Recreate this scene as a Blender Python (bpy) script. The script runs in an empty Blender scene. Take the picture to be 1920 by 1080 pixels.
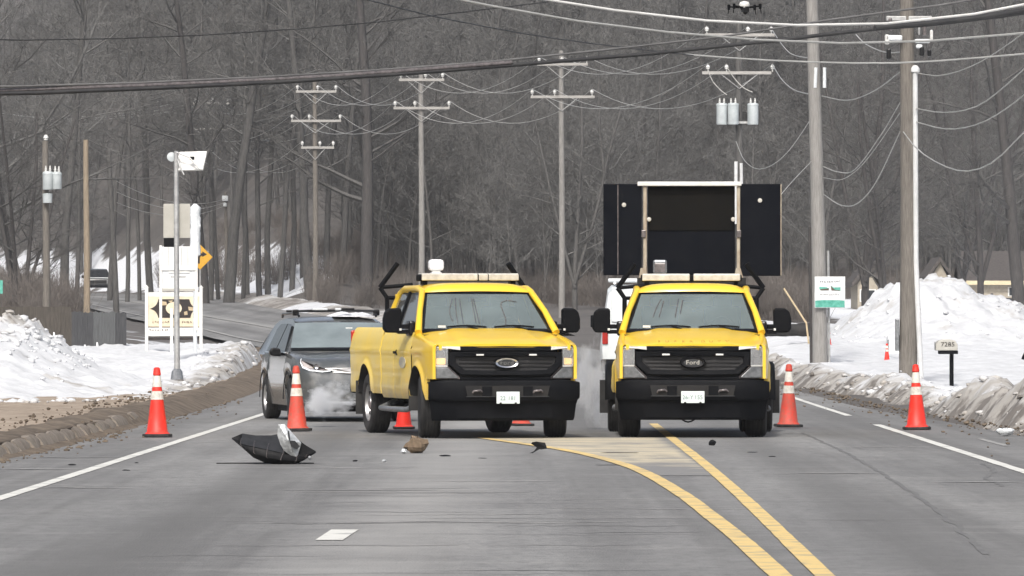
import bpy, bmesh, math, random
from mathutils import Vector, Matrix, noise
R = math.radians
random.seed(7)
SC = bpy.context.scene
COL = SC.collection

# ------------------------------------------------------------------ camera, sky, sun, exposure
F, CX, HY, H = 11520.0, 960.0, 603.0, 1.52          # focal length in photo pixels, principal column, horizon row, eye height
cam_d = bpy.data.cameras.new('camera'); cam = bpy.data.objects.new('camera', cam_d); COL.objects.link(cam)
cam_d.sensor_width = 36; cam_d.lens = F/1920*36; cam_d.shift_y = (HY-540)/1920
cam_d.clip_start = 0.5; cam_d.clip_end = 4000
cam.location = (0, 0, H); cam.rotation_euler = (R(90), 0, 0); SC.camera = cam
SUN_EL, SUN_AZ = 46, 190                            # azimuth clockwise from the view direction (+Y)
W = bpy.data.worlds.new('World'); SC.world = W; W.use_nodes = True
wn = W.node_tree.nodes; bg = wn['Background']
sky = wn.new('ShaderNodeTexSky'); sky.sky_type = 'NISHITA'; sky.sun_disc = False
sky.sun_elevation = R(SUN_EL); sky.sun_rotation = R(SUN_AZ); sky.air_density = .8; sky.dust_density = 5.0; sky.ozone_density = .6
hs = wn.new('ShaderNodeHueSaturation'); hs.inputs['Saturation'].default_value = .58      # thin milky cloud
W.node_tree.links.new(sky.outputs[0], hs.inputs['Color']); W.node_tree.links.new(hs.outputs[0], bg.inputs[0]); bg.inputs[1].default_value = 0.15
sun_d = bpy.data.lights.new('sun', 'SUN'); sun = bpy.data.objects.new('sun', sun_d); COL.objects.link(sun)
sun_d.energy = 2.2; sun_d.angle = R(5); sun_d.color = (1, .96, .90)
sv = Vector((math.cos(R(SUN_EL))*math.sin(R(SUN_AZ)), math.cos(R(SUN_EL))*math.cos(R(SUN_AZ)), math.sin(R(SUN_EL))))
sun.rotation_euler = sv.to_track_quat('Z', 'Y').to_euler(); sun.location = (30, -20, 60)
vs = SC.view_settings; vs.view_transform = 'Standard'; vs.look = 'None'; vs.gamma = 1; vs.use_curve_mapping = False
vs.exposure = 0.21
SC.cycles.max_bounces = 6; SC.cycles.volume_bounces = 3; SC.cycles.transparent_max_bounces = 12; SC.cycles.volume_step_rate = 2.0

# ------------------------------------------------------------------ helpers
def P(px, py, d): return Vector(((px-CX)*d/F, d, H-(py-HY)*d/F))
def gd(py): return H*F/(py-HY)                       # distance of flat ground seen at row py
def G(px, py, z=0.0): d = (H-z)*F/(py-HY); return Vector(((px-CX)*d/F, d, z))
def sp(t, w): return w*math.log1p(math.exp(min(t/w, 40))) if t/w < 40 else t
def gz(y): return 0.0128*sp(y-133, 6)-.006*sp(y-360, 20)                # the ground rises gently
def hill(x, y):                                      # then the wooded hill, and a snowy bank beyond the bend
    a = 0.118*sp(y-(462+120*ss(-18, -40, x)), 12)
    if y > 300: a = max(a, .95*sp(x-XR(y)-3, .8)*ss(300, 345, y)*(1-ss(-13, -6, x)))
    return a
def lerp(tab, t):
    if t <= tab[0][0]: return tab[0][1]
    for (a, b), (c, d) in zip(tab, tab[1:]):
        if t <= c:
            u = (t-a)/(c-a); return b+(d-b)*u
    return tab[-1][1]
def slerp(tab, t):
    if t <= tab[0][0]: return tab[0][1]
    n = len(tab)
    for i in range(n-1):
        if t <= tab[i+1][0]:
            x0, y0 = tab[i]; x1, y1 = tab[i+1]; h = x1-x0
            m0 = (y1-tab[i-1][1])/(x1-tab[i-1][0]) if i > 0 else (y1-y0)/h
            m1 = (tab[i+2][1]-y0)/(tab[i+2][0]-x0) if i < n-2 else (y1-y0)/h
            u = (t-x0)/h
            return (2*u**3-3*u*u+1)*y0+(u**3-2*u*u+u)*h*m0+(-2*u**3+3*u*u)*y1+(u**3-u*u)*h*m1
    return tab[-1][1]
def ss(a, b, t):
    t = max(0, min(1, (t-a)/(b-a))); return t*t*(3-2*t)
def fbm(x, y, z=0, o=4): return noise.fractal(Vector((x, y, z)), 1.0, 2.0, o)
def tag(o, label=None, cat=None, group=None, kind=None):
    if label: o['label'] = label
    if cat: o['category'] = cat
    if group: o['group'] = group
    if kind: o['kind'] = kind
    return o
def empty(name, loc, rz=0, label=None, cat=None, group=None):
    o = bpy.data.objects.new(name, None); COL.objects.link(o); o.location = loc; o.rotation_euler = (0, 0, rz)
    o.empty_display_size = .2
    return tag(o, label, cat, group)
def copy_tree(o, parent=None):
    c = o.copy(); COL.objects.link(c); c.parent = parent
    for ch in list(o.children): copy_tree(ch, c)
    return c

class MB:
    def __init__(s): s.v = []; s.f = []; s.attr = None
    def add(s, vs, fs):
        n = len(s.v); s.v += [tuple(p) for p in vs]; s.f += [tuple(i+n for i in f) for f in fs]; return s
    def box(s, c, d, rot=None):
        x, y, z = d[0]/2, d[1]/2, d[2]/2
        vs = [Vector((i*x, j*y, k*z)) for i in (-1, 1) for j in (-1, 1) for k in (-1, 1)]
        if rot is not None: vs = [rot @ p for p in vs]
        vs = [p+Vector(c) for p in vs]
        return s.add(vs, [(0,1,3,2), (4,6,7,5), (0,4,5,1), (2,3,7,6), (0,2,6,4), (1,5,7,3)])
    def grid(s, rows, closed=False):
        n = len(rows[0]); vs = [p for r in rows for p in r]; fs = []
        for i in range(len(rows)-1):
            for j in range(n if closed else n-1):
                k = (j+1) % n
                fs.append((i*n+j, i*n+k, (i+1)*n+k, (i+1)*n+j))
        return s.add(vs, fs)
    def tube(s, path, rad, n=6, caps=True, flat=1.0):
        path = [Vector(p) for p in path]; m = len(path)
        if not hasattr(rad, '__len__'): rad = [rad]*m
        rows = []; prev = None
        for i, p in enumerate(path):
            t = (path[min(i+1, m-1)]-path[max(i-1, 0)]).normalized()
            if prev is None:
                a = Vector((0, 0, 1)) if abs(t.z) < .9 else Vector((1, 0, 0))
                u = t.cross(a).normalized()
            else:
                u = (prev-t*prev.dot(t)).normalized()
            prev = u; w = t.cross(u)
            rows.append([p+(u*math.cos(2*math.pi*k/n)+w*math.sin(2*math.pi*k/n)*flat)*rad[i] for k in range(n)])
        b = len(s.v); s.grid(rows, True)
        if caps:
            s.f.append(tuple(b+k for k in range(n))[::-1]); s.f.append(tuple(b+(m-1)*n+k for k in range(n)))
        return s
    def prism(s, poly, f0, f1):
        """poly: 2-d points; f0/f1 map a 2-d point to the two end faces"""
        n = len(poly); vs = [f0(p) for p in poly]+[f1(p) for p in poly]
        return s.add(vs, [tuple(range(n))[::-1], tuple(range(n, 2*n))]+[(i, (i+1) % n, n+(i+1) % n, n+i) for i in range(n)])
    def lathe(s, prof, n=20, axis='z', c=(0, 0, 0)):
        rows = []
        for r, h in prof:
            row = []
            for k in range(n):
                a = 2*math.pi*k/n; x, y = r*math.cos(a), r*math.sin(a)
                q = {'z': (x, y, h), 'y': (x, h, y), 'x': (h, x, y)}[axis]
                row.append(Vector(q)+Vector(c))
            rows.append(row)
        return s.grid(rows, True)
    def mesh(s, name):
        me = bpy.data.meshes.new(name); me.from_pydata(s.v, [], s.f); me.update(); return me
    def build(s, name, mat, parent=None, smooth=None, bevel=0, loc=None, rz=0, fix=True):
        me = s.mesh(name)
        if fix:
            bm = bmesh.new(); bm.from_mesh(me); bmesh.ops.recalc_face_normals(bm, faces=bm.faces); bm.to_mesh(me); bm.free()
        if smooth is not None:
            me.shade_smooth() if hasattr(me, 'shade_smooth') else None
            me.set_sharp_from_angle(angle=R(smooth))
        if mat: me.materials.append(mat)
        o = bpy.data.objects.new(name, me); COL.objects.link(o)
        if parent: o.parent = parent
        if loc is not None: o.location = loc
        if rz: o.rotation_euler = (0, 0, rz)
        if bevel:
            b = o.modifiers.new('bevel', 'BEVEL'); b.width = bevel; b.segments = 2; b.limit_method = 'ANGLE'; b.angle_limit = R(38)
        return o
def fattr(o, name, vals):
    a = o.data.attributes.new(name, 'FLOAT', 'POINT'); a.data.foreach_set('value', vals)

# ------------------------------------------------------------------ materials
def mat(name, col, rough=.6, metal=0, col2=None, scale=6, amt=.5, bump=0, bscale=40, coat=0, emit=None, espec=.5, stretch=(1, 1, 1), alpha=1, contrast=(.35, .65)):
    m = bpy.data.materials.new(name); m.use_nodes = True; nt = m.node_tree; N = nt.nodes; L = nt.links
    b = N['Principled BSDF']; b.inputs['Roughness'].default_value = rough; b.inputs['Metallic'].default_value = metal
    b.inputs['Base Color'].default_value = (*col, 1); b.inputs['Specular IOR Level'].default_value = espec
    if coat: b.inputs['Coat Weight'].default_value = coat; b.inputs['Coat Roughness'].default_value = .06
    if emit: b.inputs['Emission Color'].default_value = (*emit[0], 1); b.inputs['Emission Strength'].default_value = emit[1]
    if alpha < 1: b.inputs['Alpha'].default_value = alpha
    tc = N.new('ShaderNodeTexCoord'); mp = N.new('ShaderNodeMapping'); mp.inputs['Scale'].default_value = stretch
    L.new(tc.outputs['Object'], mp.inputs[0])
    if col2:
        t = N.new('ShaderNodeTexNoise'); t.inputs['Scale'].default_value = scale; t.inputs['Detail'].default_value = 6; t.inputs['Roughness'].default_value = .6
        L.new(mp.outputs[0], t.inputs[0])
        r = N.new('ShaderNodeMapRange'); r.inputs[1].default_value = contrast[0]; r.inputs[2].default_value = contrast[1]; r.inputs[4].default_value = amt*2 if amt > .5 else 1
        r.inputs[4].default_value = 1
        L.new(t.outputs[0], r.inputs[0])
        x = N.new('ShaderNodeMix'); x.data_type = 'RGBA'; x.inputs[6].default_value = (*col, 1); x.inputs[7].default_value = (*col2, 1)
        L.new(r.outputs[0], x.inputs[0]); L.new(x.outputs[2], b.inputs['Base Color'])
        m['mixout'] = x.name
    if bump:
        t2 = N.new('ShaderNodeTexNoise'); t2.inputs['Scale'].default_value = bscale; t2.inputs['Detail'].default_value = 5
        L.new(mp.outputs[0], t2.inputs[0])
        bp = N.new('ShaderNodeBump'); bp.inputs['Strength'].default_value = bump; bp.inputs['Distance'].default_value = .02
        L.new(t2.outputs[0], bp.inputs['Height']); L.new(bp.outputs[0], b.inputs['Normal'])
    return m
def node(m, t, **kw):
    n = m.node_tree.nodes.new(t)
    for k, v in kw.items(): setattr(n, k, v)
    return n
def attr_mix(m, attrname, col, noise_scale=3, lo=.3, hi=.7, namt=.6):
    """mix a further colour (dirt, snow) in by a mesh attribute broken up with noise"""
    nt = m.node_tree; L = nt.links; b = nt.nodes['Principled BSDF']; bc = b.inputs['Base Color']
    src = bc.links[0].from_socket if bc.links else None
    a = node(m, 'ShaderNodeAttribute'); a.attribute_name = attrname
    tc = node(m, 'ShaderNodeTexCoord'); t = node(m, 'ShaderNodeTexNoise'); t.inputs['Scale'].default_value = noise_scale; t.inputs['Detail'].default_value = 7; t.inputs['Roughness'].default_value = .65
    L.new(tc.outputs['Object'], t.inputs[0])
    s = node(m, 'ShaderNodeMath', operation='SUBTRACT'); L.new(t.outputs[0], s.inputs[0]); s.inputs[1].default_value = .5
    k = node(m, 'ShaderNodeMath', operation='MULTIPLY_ADD'); L.new(s.outputs[0], k.inputs[0]); k.inputs[1].default_value = namt*2; L.new(a.outputs['Fac'], k.inputs[2])
    r = node(m, 'ShaderNodeMapRange'); r.inputs[1].default_value = lo; r.inputs[2].default_value = hi; L.new(k.outputs[0], r.inputs[0])
    x = node(m, 'ShaderNodeMix', data_type='RGBA')
    if src: L.new(src, x.inputs[6])
    else: x.inputs[6].default_value = bc.default_value
    x.inputs[7].default_value = (*col, 1); L.new(r.outputs[0], x.inputs[0]); L.new(x.outputs[2], bc)
    return x

M = {}
M['yellow'] = mat('yellow_paint', (.84, .56, .03), .3, col2=(.77, .51, .04), scale=2.5, coat=.3, bump=.012, bscale=60)
M['yellow_dusty'] = mat('salt_dusted_yellow_paint', (.88, .62, .06), .42, col2=(.80, .60, .13), scale=1.8, coat=.2)
M['black_plastic'] = mat('black_plastic', (.004, .0045, .006), .58, col2=(.007, .0075, .009), scale=7, bump=.05, bscale=90, espec=.08)
M['black_gloss'] = mat('gloss_black', (.004, .004, .005), .28, col2=(.008, .008, .009), scale=5, espec=.35)
M['dark_inner'] = mat('dark_inner', (.006, .006, .007), .8, col2=(.012, .011, .01), scale=5)
M['rubber'] = mat('tyre_rubber', (.011, .011, .012), .75, col2=(.03, .029, .028), scale=5, bump=.15, bscale=60)
M['rim'] = mat('steel_rim', (.5, .5, .51), .35, metal=.8, col2=(.35, .34, .33), scale=8)
M['chrome'] = mat('chrome', (.82, .83, .85), .12, metal=1, col2=(.72, .73, .75), scale=6)
M['lens_clear'] = mat('clear_lens', (.55, .57, .58), .12, col2=(.4, .42, .43), scale=10, coat=.6, alpha=.28)
M['lamp_grey'] = mat('lamp_grey', (.28, .29, .30), .3, metal=.5, col2=(.16, .17, .18), scale=14)
M['lamp_smoke'] = mat('lamp_smoke', (.10, .09, .09), .2, metal=.3, col2=(.2, .18, .18), scale=16)
M['amber_lit'] = mat('amber_lit', (.9, .5, .12), .3, col2=(.9, .62, .25), scale=12, emit=((1, .55, .16), 1.1))
M['white_lens'] = mat('white_lens', (.74, .74, .72), .3, col2=(.6, .6, .57), scale=6)
M['red_lens'] = mat('red_lens', (.45, .02, .015), .2, col2=(.3, .015, .01), scale=8, coat=.5)
M['bar_grey'] = mat('light_bar_lens', (.56, .55, .50), .4, col2=(.40, .38, .34), scale=9, bump=.05, bscale=30)
M['plate'] = mat('licence_plate', (.72, .78, .77), .4, col2=(.62, .70, .69), scale=30)
M['plate_ink'] = mat('plate_ink', (.16, .25, .23), .5, col2=(.1, .15, .14), scale=20)
M['white_paint'] = mat('white_paint', (.74, .74, .72), .5, col2=(.6, .6, .57), scale=5)
M['board_black'] = mat('matrix_panel_black', (.003, .004, .007), .55, col2=(.006, .007, .010), scale=3, espec=.06)
M['board_face'] = mat('matrix_panel_window', (.007, .0062, .005), .5, col2=(.004, .004, .0038), scale=2, espec=.08)
M['tan_steel'] = mat('weathered_tan_steel', (.42, .38, .30), .6, col2=(.28, .22, .16), scale=14, stretch=(1, 1, .4))
M['orange'] = mat('orange_cone', (.80, .03, .016), .5, col2=(.50, .075, .05), scale=7, contrast=(.50, .74))
M['orange_dirty'] = mat('scuffed_orange_cone', (.62, .05, .03), .6, col2=(.42, .09, .06), scale=16)
M['reflective'] = mat('reflective_sleeve', (.70, .68, .62), .45, col2=(.42, .39, .34), scale=9, contrast=(.48, .72))
M['wood_pole'] = mat('weathered_pole_wood', (.205, .188, .165), .85, col2=(.105, .095, .083), scale=10, stretch=(6, 6, .35), bump=.5, bscale=30)
M['wood_pole_pale'] = mat('pale_pole_wood', (.30, .292, .278), .85, col2=(.185, .178, .168), scale=10, stretch=(6, 6, .3), bump=.4, bscale=30)
M['wood_pole_tan'] = mat('tan_pole_wood', (.34, .28, .20), .85, col2=(.2, .16, .12), scale=10, stretch=(6, 6, .3), bump=.4, bscale=30)
M['arm_wood'] = mat('crossarm_wood', (.40, .39, .37), .8, col2=(.29, .28, .265), scale=8, stretch=(.4, 4, 4))
M['galv'] = mat('galvanised_steel', (.5, .51, .5), .5, metal=.5, col2=(.36, .36, .36), scale=9)
M['can_grey'] = mat('transformer_grey', (.50, .54, .55), .45, col2=(.40, .44, .45), scale=4)
M['porcelain'] = mat('porcelain', (.66, .66, .64), .3, col2=(.5, .5, .48), scale=10)
M['conduit'] = mat('white_conduit', (.62, .63, .63), .5, col2=(.5, .51, .51), scale=4)
M['wire_dark'] = mat('dark_cable', (.02, .02, .022), .6, col2=(.04, .04, .04), scale=3)
M['wire_pale'] = mat('pale_aluminium_wire', (.50, .50, .48), .45, metal=.3, col2=(.4, .4, .38), scale=2)
M['wire_white'] = mat('bright_cable', (.72, .72, .70), .4, col2=(.6, .6, .58), scale=2)
M['sign_back'] = mat('sign_back_aluminium', (.44, .43, .39), .55, metal=.1, col2=(.38, .37, .33), scale=3)
M['sign_white'] = mat('sign_white', (.72, .73, .73), .5, col2=(.58, .60, .61), scale=4, stretch=(6, 6, .6))
M['sign_cream'] = mat('sign_cream', (.70, .62, .46), .6, col2=(.60, .52, .38), scale=7)
M['sign_dark'] = mat('sign_black', (.012, .01, .012), .5, col2=(.03, .02, .015), scale=10)
M['cable_grey'] = mat('weathered_cable', (.14, .14, .14), .6, col2=(.09, .09, .09), scale=3)
M['sign_ink'] = mat('sign_ink', (.05, .04, .035), .6, col2=(.12, .08, .05), scale=12)
M['sign_yellow'] = mat('warning_yellow', (.65, .36, .02), .45, col2=(.58, .30, .03), scale=12)
M['sign_green'] = mat('sign_green', (.04, .27, .20), .5, col2=(.13, .42, .34), scale=9)
M['fence'] = mat('weathered_fence_board', (.060, .062, .066), .85, col2=(.035, .036, .04), scale=9, stretch=(5, 5, .3), bump=.5, bscale=20)
M['fence_pale'] = mat('pale_fence_board', (.095, .10, .105), .85, col2=(.065, .068, .07), scale=9, stretch=(5, 5, .3), bump=.5, bscale=20)
M['fence_brown'] = mat('brown_fence_board', (.075, .065, .055), .85, col2=(.045, .04, .034), scale=9, stretch=(5, 5, .3), bump=.5, bscale=20)
M['concrete'] = mat('granite_kerb', (.27, .235, .195), .85, col2=(.165, .135, .105), scale=7, bump=.5, bscale=25)
M['bark'] = mat('grey_bark', (.108, .106, .102), .9, col2=(.062, .060, .058), scale=5, stretch=(4, 4, .5), bump=.5, bscale=18)
M['bark_dark'] = mat('dark_bark', (.075, .070, .068), .9, col2=(.042, .04, .04), scale=5, stretch=(4, 4, .5), bump=.5, bscale=18)
M['twig'] = mat('grey_twig', (.145, .144, .139), .9, col2=(.088, .087, .084), scale=.35)
M['brush'] = mat('brown_brush', (.155, .138, .124), .9, col2=(.10, .088, .08), scale=.8)
M['needles'] = mat('dark_needles', (.028, .034, .024), .8, col2=(.05, .05, .038), scale=2)
M['house_wall'] = mat('cream_siding', (.40, .36, .29), .7, col2=(.31, .275, .22), scale=5)
M['house_trim'] = mat('pale_trim', (.62, .54, .36), .6, col2=(.5, .43, .28), scale=5)
M['shingle'] = mat('dark_shingle', (.05, .045, .042), .85, col2=(.085, .075, .07), scale=8)
M['dark_glass'] = mat('dark_window', (.02, .024, .028), .1, col2=(.04, .045, .05), scale=3)
M['rag_black'] = mat('painted_shadow_black', (.005, .0055, .007), .6, col2=(.010, .010, .011), scale=8, bump=.1, bscale=30, espec=.2)
M['rag_grey'] = mat('charcoal_cloth', (.03, .031, .034), .6, col2=(.018, .019, .021), scale=8, espec=.25)
M['foil'] = mat('silver_foil', (.66, .68, .69), .35, metal=.6, col2=(.4, .42, .42), scale=16, bump=.5, bscale=30)
M['paper_bag'] = mat('brown_crumpled_paper', (.20, .145, .095), .85, col2=(.11, .078, .05), scale=14, bump=.6, bscale=30)
M['litter_white'] = mat('white_litter', (.72, .75, .76), .5, col2=(.55, .58, .6), scale=20)
M['log'] = mat('black_pipe', (.014, .014, .014), .7, col2=(.03, .028, .026), scale=5, bump=.3, bscale=12)
M['stake'] = mat('pale_stake', (.5, .40, .26), .7, col2=(.4, .32, .2), scale=8)
M['suv_paint'] = mat('grey_car_paint', (.10, .11, .114), .25, metal=.4, col2=(.16, .165, .165), scale=2.2, coat=.7)
M['suv_dirty'] = mat('salt_sprayed_car_paint', (.115, .124, .128), .26, metal=.4, col2=(.27, .268, .26), scale=2.6, coat=.6, contrast=(.46, .72))
M['van_white'] = mat('white_van_paint', (.66, .70, .71), .4, col2=(.52, .55, .55), scale=2)
M['snow_clump'] = mat('snow_on_roof', (.82, .84, .87), .7, col2=(.7, .71, .73), scale=6, bump=.5, bscale=14)
def glass(name, tint, alpha, rough=.07):
    m = mat(name, tint, rough, col2=tuple(c*.72 for c in tint), scale=1.6, coat=1.0, alpha=alpha, espec=.9)
    return m
M['windshield'] = glass('sky_toned_windscreen', (.23, .285, .29), .66)  # pale base colour paints the sky's reflection into the windscreen
M['side_glass'] = glass('side_window', (.30, .31, .31), .55)
M['suv_glass'] = glass('suv_windscreen', (.25, .30, .31), .88)
M['tint_glass'] = mat('tinted_glass', (.012, .013, .014), .12, col2=(.022, .023, .024), scale=2, espec=.45)

def salt(m, col=(.40, .345, .24), top=.95, k=.75):
    """road salt thrown up on the lower body: by height on the vehicle, broken up with noise"""
    nt = m.node_tree; L = nt.links; b = nt.nodes['Principled BSDF']; src = b.inputs['Base Color'].links[0].from_socket
    tc = node(m, 'ShaderNodeTexCoord'); sx = node(m, 'ShaderNodeSeparateXYZ'); L.new(tc.outputs['Object'], sx.inputs[0])
    r = node(m, 'ShaderNodeMapRange'); r.inputs[1].default_value = top; r.inputs[2].default_value = .45; L.new(sx.outputs[2], r.inputs[0])
    t = node(m, 'ShaderNodeTexNoise'); t.inputs['Scale'].default_value = 3.2; t.inputs['Detail'].default_value = 7; L.new(tc.outputs['Object'], t.inputs[0])
    q = node(m, 'ShaderNodeMapRange'); q.inputs[1].default_value = .3; q.inputs[2].default_value = .7; q.inputs[3].default_value = .15; q.inputs[4].default_value = k; L.new(t.outputs[0], q.inputs[0])
    f = node(m, 'ShaderNodeMath', operation='MULTIPLY'); L.new(r.outputs[0], f.inputs[0]); L.new(q.outputs[0], f.inputs[1])
    x = node(m, 'ShaderNodeMix', data_type='RGBA'); L.new(f.outputs[0], x.inputs[0]); L.new(src, x.inputs[6]); x.inputs[7].default_value = (*col, 1); L.new(x.outputs[2], b.inputs['Base Color'])
salt(M['yellow']); salt(M['yellow_dusty'], k=1.0)
# asphalt: salted grey, tyre bands along the lane, streaks, cracks
def asphalt():
    m = mat('salted_asphalt', (.205, .204, .2), .85, col2=(.165, .165, .163), scale=.55, stretch=(1, .14, 1), bump=.35, bscale=55)
    nt = m.node_tree; L = nt.links; b = nt.nodes['Principled BSDF']; src = b.inputs['Base Color'].links[0].from_socket
    tc = node(m, 'ShaderNodeTexCoord')
    def lay(src, scale, st, lo, hi, col, fac, det=6, mus=False):
        mp = node(m, 'ShaderNodeMapping'); mp.inputs['Scale'].default_value = st; L.new(tc.outputs['Object'], mp.inputs[0])
        t = node(m, 'ShaderNodeTexNoise'); t.inputs['Scale'].default_value = scale; t.inputs['Detail'].default_value = det; t.inputs['Roughness'].default_value = .62
        L.new(mp.outputs[0], t.inputs[0])
        r = node(m, 'ShaderNodeMapRange'); r.inputs[1].default_value = lo; r.inputs[2].default_value = hi; r.inputs[4].default_value = fac; L.new(t.outputs[0], r.inputs[0])
        x = node(m, 'ShaderNodeMix', data_type='RGBA'); L.new(r.outputs[0], x.inputs[0]); L.new(src, x.inputs[6]); x.inputs[7].default_value = (*col, 1)
        return x.outputs[2]
    s = lay(src, 1.0, (1, .008, 1), .47, .60, (.125, .124, .121), .85)          # darker wheel bands
    s = lay(s, .8, (.55, .05, 1), .47, .62, (.285, .285, .278), .6)             # salt bleaching in patches
    s = lay(s, 1.6, (.22, .8, 1), .52, .64, (.31, .305, .292), .22, 8)            # pale streaks across
    s = lay(s, 1.3, (.2, 1.0, 1), .56, .63, (.12, .12, .12), .28, 9)           # dark cracks across
    s = lay(s, 9, (1, .35, 1), .45, .7, (.11, .11, .11), .55, 5)                 # grit
    L.new(s, b.inputs['Base Color'])
    return m
M['asphalt'] = asphalt()
M['far_asphalt'] = mat('far_asphalt', (.135, .138, .142), .85, col2=(.10, .102, .106), scale=.4, stretch=(1, .3, 1))
def paint(name, c, c2):
    m = mat(name, c, .7, col2=c2, scale=3.5, contrast=(.42, .66)); return m
M['line_white'] = mat('worn_white_line', (.64, .64, .60), .75, col2=(.34, .34, .33), scale=2.4, contrast=(.52, .70))
M['line_pale'] = paint('faded_line', (.34, .335, .32), (.22, .22, .215))
M['line_yellow'] = mat('worn_yellow_line', (.66, .49, .20), .75, col2=(.30, .265, .20), scale=2.6, contrast=(.50, .66))
attr_mix(M['asphalt'], 'track', (.112, .111, .108), .5, .25, 1.25, .45)
attr_mix(M['asphalt'], 'bleach', (.30, .297, .287), .6, .3, 1.2, .6)
M['gore'] = mat('sandy_paint_patch', (.55, .48, .34), .85, col2=(.33, .31, .26), scale=1.4, stretch=(.6, 1, 1), contrast=(.38, .66), bump=.3, bscale=40)
M['verge'] = mat('sandy_verge', (.36, .295, .23), .9, col2=(.25, .20, .15), scale=1.6, bump=.6, bscale=12)
M['dirt'] = mat('brown_road_dirt', (.175, .138, .10), .95, col2=(.075, .058, .042), scale=2.2, bump=1.0, bscale=9)
M['ground'] = mat('leaf_litter', (.115, .106, .098), .95, col2=(.078, .072, .067), scale=.35, bump=.5, bscale=3)
attr_mix(M['ground'], 'snow', (.68, .70, .73), .30, .45, .6, .7)
def snowmat(name):
    m = mat(name, (.66, .675, .69), .8, col2=(.53, .542, .557), scale=1.3, bump=1.0, bscale=4)
    attr_mix(m, 'grime', (.38, .36, .33), .9, .35, .8, 1.2)
    attr_mix(m, 'grime', (.16, .145, .13), 1.5, .70, 1.0, 1.4)
    return m
M['snow'] = snowmat('snow')
M['crack'] = mat('tarred_crack', (.11, .11, .11), .9, col2=(.165, .165, .163), scale=5)
M['bleach'] = mat('bleached_streak', (.34, .335, .325), .9, col2=(.215, .215, .212), scale=2.5, stretch=(.6, 2, 1), contrast=(.4, .6))
attr_mix(M['gore'], 'fade', (.20, .199, .195), 1.0, .25, .85, 1.1)

# ------------------------------------------------------------------ ground, road, verge, snow
XL_T = [(-60, -6.3), (30, -5.95), (60, -5.75), (80, -5.6), (120, -5.6), (140, -5.7), (160, -5.95), (187, -7.5), (207, -10.0), (240, -13.6), (267, -16.8), (347, -25.6), (400, -31.2), (480, -43), (520, -53), (570, -70)]
XR_T = [(-60, 7.4), (30, 7.2), (70, 6.9), (92, 6.6), (108, 6.2), (130, 6.1), (150, 5.4), (187, 2.4), (230, -3.2), (293, -10.7), (347, -16.0), (400, -21.9), (480, -32.0), (520, -42.5), (570, -60)]
def XL(y): return slerp(XL_T, y)
def XR(y): return slerp(XR_T, y)
def ys_list(a, b, s0, g=1.0):
    o = [a]; s = s0
    while o[-1] < b: o.append(min(b, o[-1]+s)); s *= g
    return o
def on_road(x, y, m=0): return XL(y)-m < x < XR(y)+m
def build_ground():
    mb = MB(); ys = ys_list(-60, 30, 10)[:-1]+ys_list(30, 200, 2.0)[:-1]+ys_list(200, 1100, 2.5, 1.012); rows = []; snow = []
    NX = 150
    for y in ys:
        wd = 42+.13*max(y, 0); row = []
        for i in range(NX+1):
            u = i/NX*2-1; x = u*wd
            z = gz(y)+hill(x, y)-.03
            if on_road(x, y, .8): z -= .10
            if y > 300: z += (fbm(x*.02, y*.02, 3)*3.0)*ss(500, 580, y) + 1.2*ss(8, 40, abs(x+.065*(y-130)))*ss(300, 420, y)
            if x < XL(y)-.4 and y > 180: z += ss(0, 6, XL(y)-x)*.5
            row.append((x, y, z))
            sn = 0.0
            if y > 330 and x < -5: sn = .86*ss(325, 345, y)*(1-ss(5.2, 8.2, x-XR(y)))*ss(.5, 2.5, x-XR(y))*ss(-7, -12, x)
            if x > 12 and 180 < y < 400: sn = .75*(1-ss(310, 380, y))*ss(12, 15, x)
            if x < XL(y)-2 and 170 < y <= 520: sn = max(sn, .42)
            snow.append(sn)
        rows.append(row)
    mb.grid(rows); o = mb.build('ground', M['ground'], smooth=180, fix=False); fattr(o, 'snow', snow); tag(o, kind='structure')
build_ground()
def ribbon(name, fl, fr, y0, y1, dz, m, step=2.0, nx=8):
    mb = MB(); rows = []
    for y in ys_list(y0, y1, step):
        a, b = fl(y), fr(y); rows.append([(a+(b-a)*i/nx, y, gz(y)+dz) for i in range(nx+1)])
    mb.grid(rows); return tag(mb.build(name, m, smooth=180, fix=False), kind='structure')
rd = ribbon('road', XL, XR, -60, 565, 0, M['asphalt'], 2.0, 64); tr_, bl_ = [], []
for v in rd.data.vertices:
    x, y = v.co.x-.0067*(v.co.y-60), v.co.y
    if y > 130: x = v.co.x-(XL(y)+XR(y))/2
    w = .16*fbm(y*.03, 2, 4); t = sum(a*math.exp(-((x-c-w)/s_)**2) for c, s_, a in ((-2.5, .5, .95), (-3.55, .25, .35), (.75, .32, .65), (2.9, .45, .9), (4.4, .35, .5), (-5.0, .3, .3)))
    tr_.append(min(1, t)); bl_.append(.95*math.exp(-((x+.75-w)/.75)**2)+.4*math.exp(-((x-1.9)/.5)**2)+.35*math.exp(-((x+4.7)/.5)**2))
fattr(rd, 'track', tr_); fattr(rd, 'bleach', bl_)
def line_mesh(name, pts, w, m, dz=.005):
    """pts: (x, y[, w]) in metres on the road"""
    mb = MB(); rows = []
    for i, p in enumerate(pts):
        a = Vector(pts[max(i-1, 0)][:2]); b = Vector(pts[min(i+1, len(pts)-1)][:2]); t = (b-a).normalized(); n = Vector((t.y, -t.x))
        ww = (p[2] if len(p) > 2 else w)/2
        ww *= 1+.12*noise.noise(Vector((p[0]*2, p[1]*1.3, 0)))
        rows.append([(p[0]-n.x*ww, p[1]-n.y*ww, gz(p[1])+dz), (p[0]+n.x*ww, p[1]+n.y*ww, gz(p[1])+dz)])
    mb.grid(rows); return tag(mb.build(name, m, fix=False), kind='structure')
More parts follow.
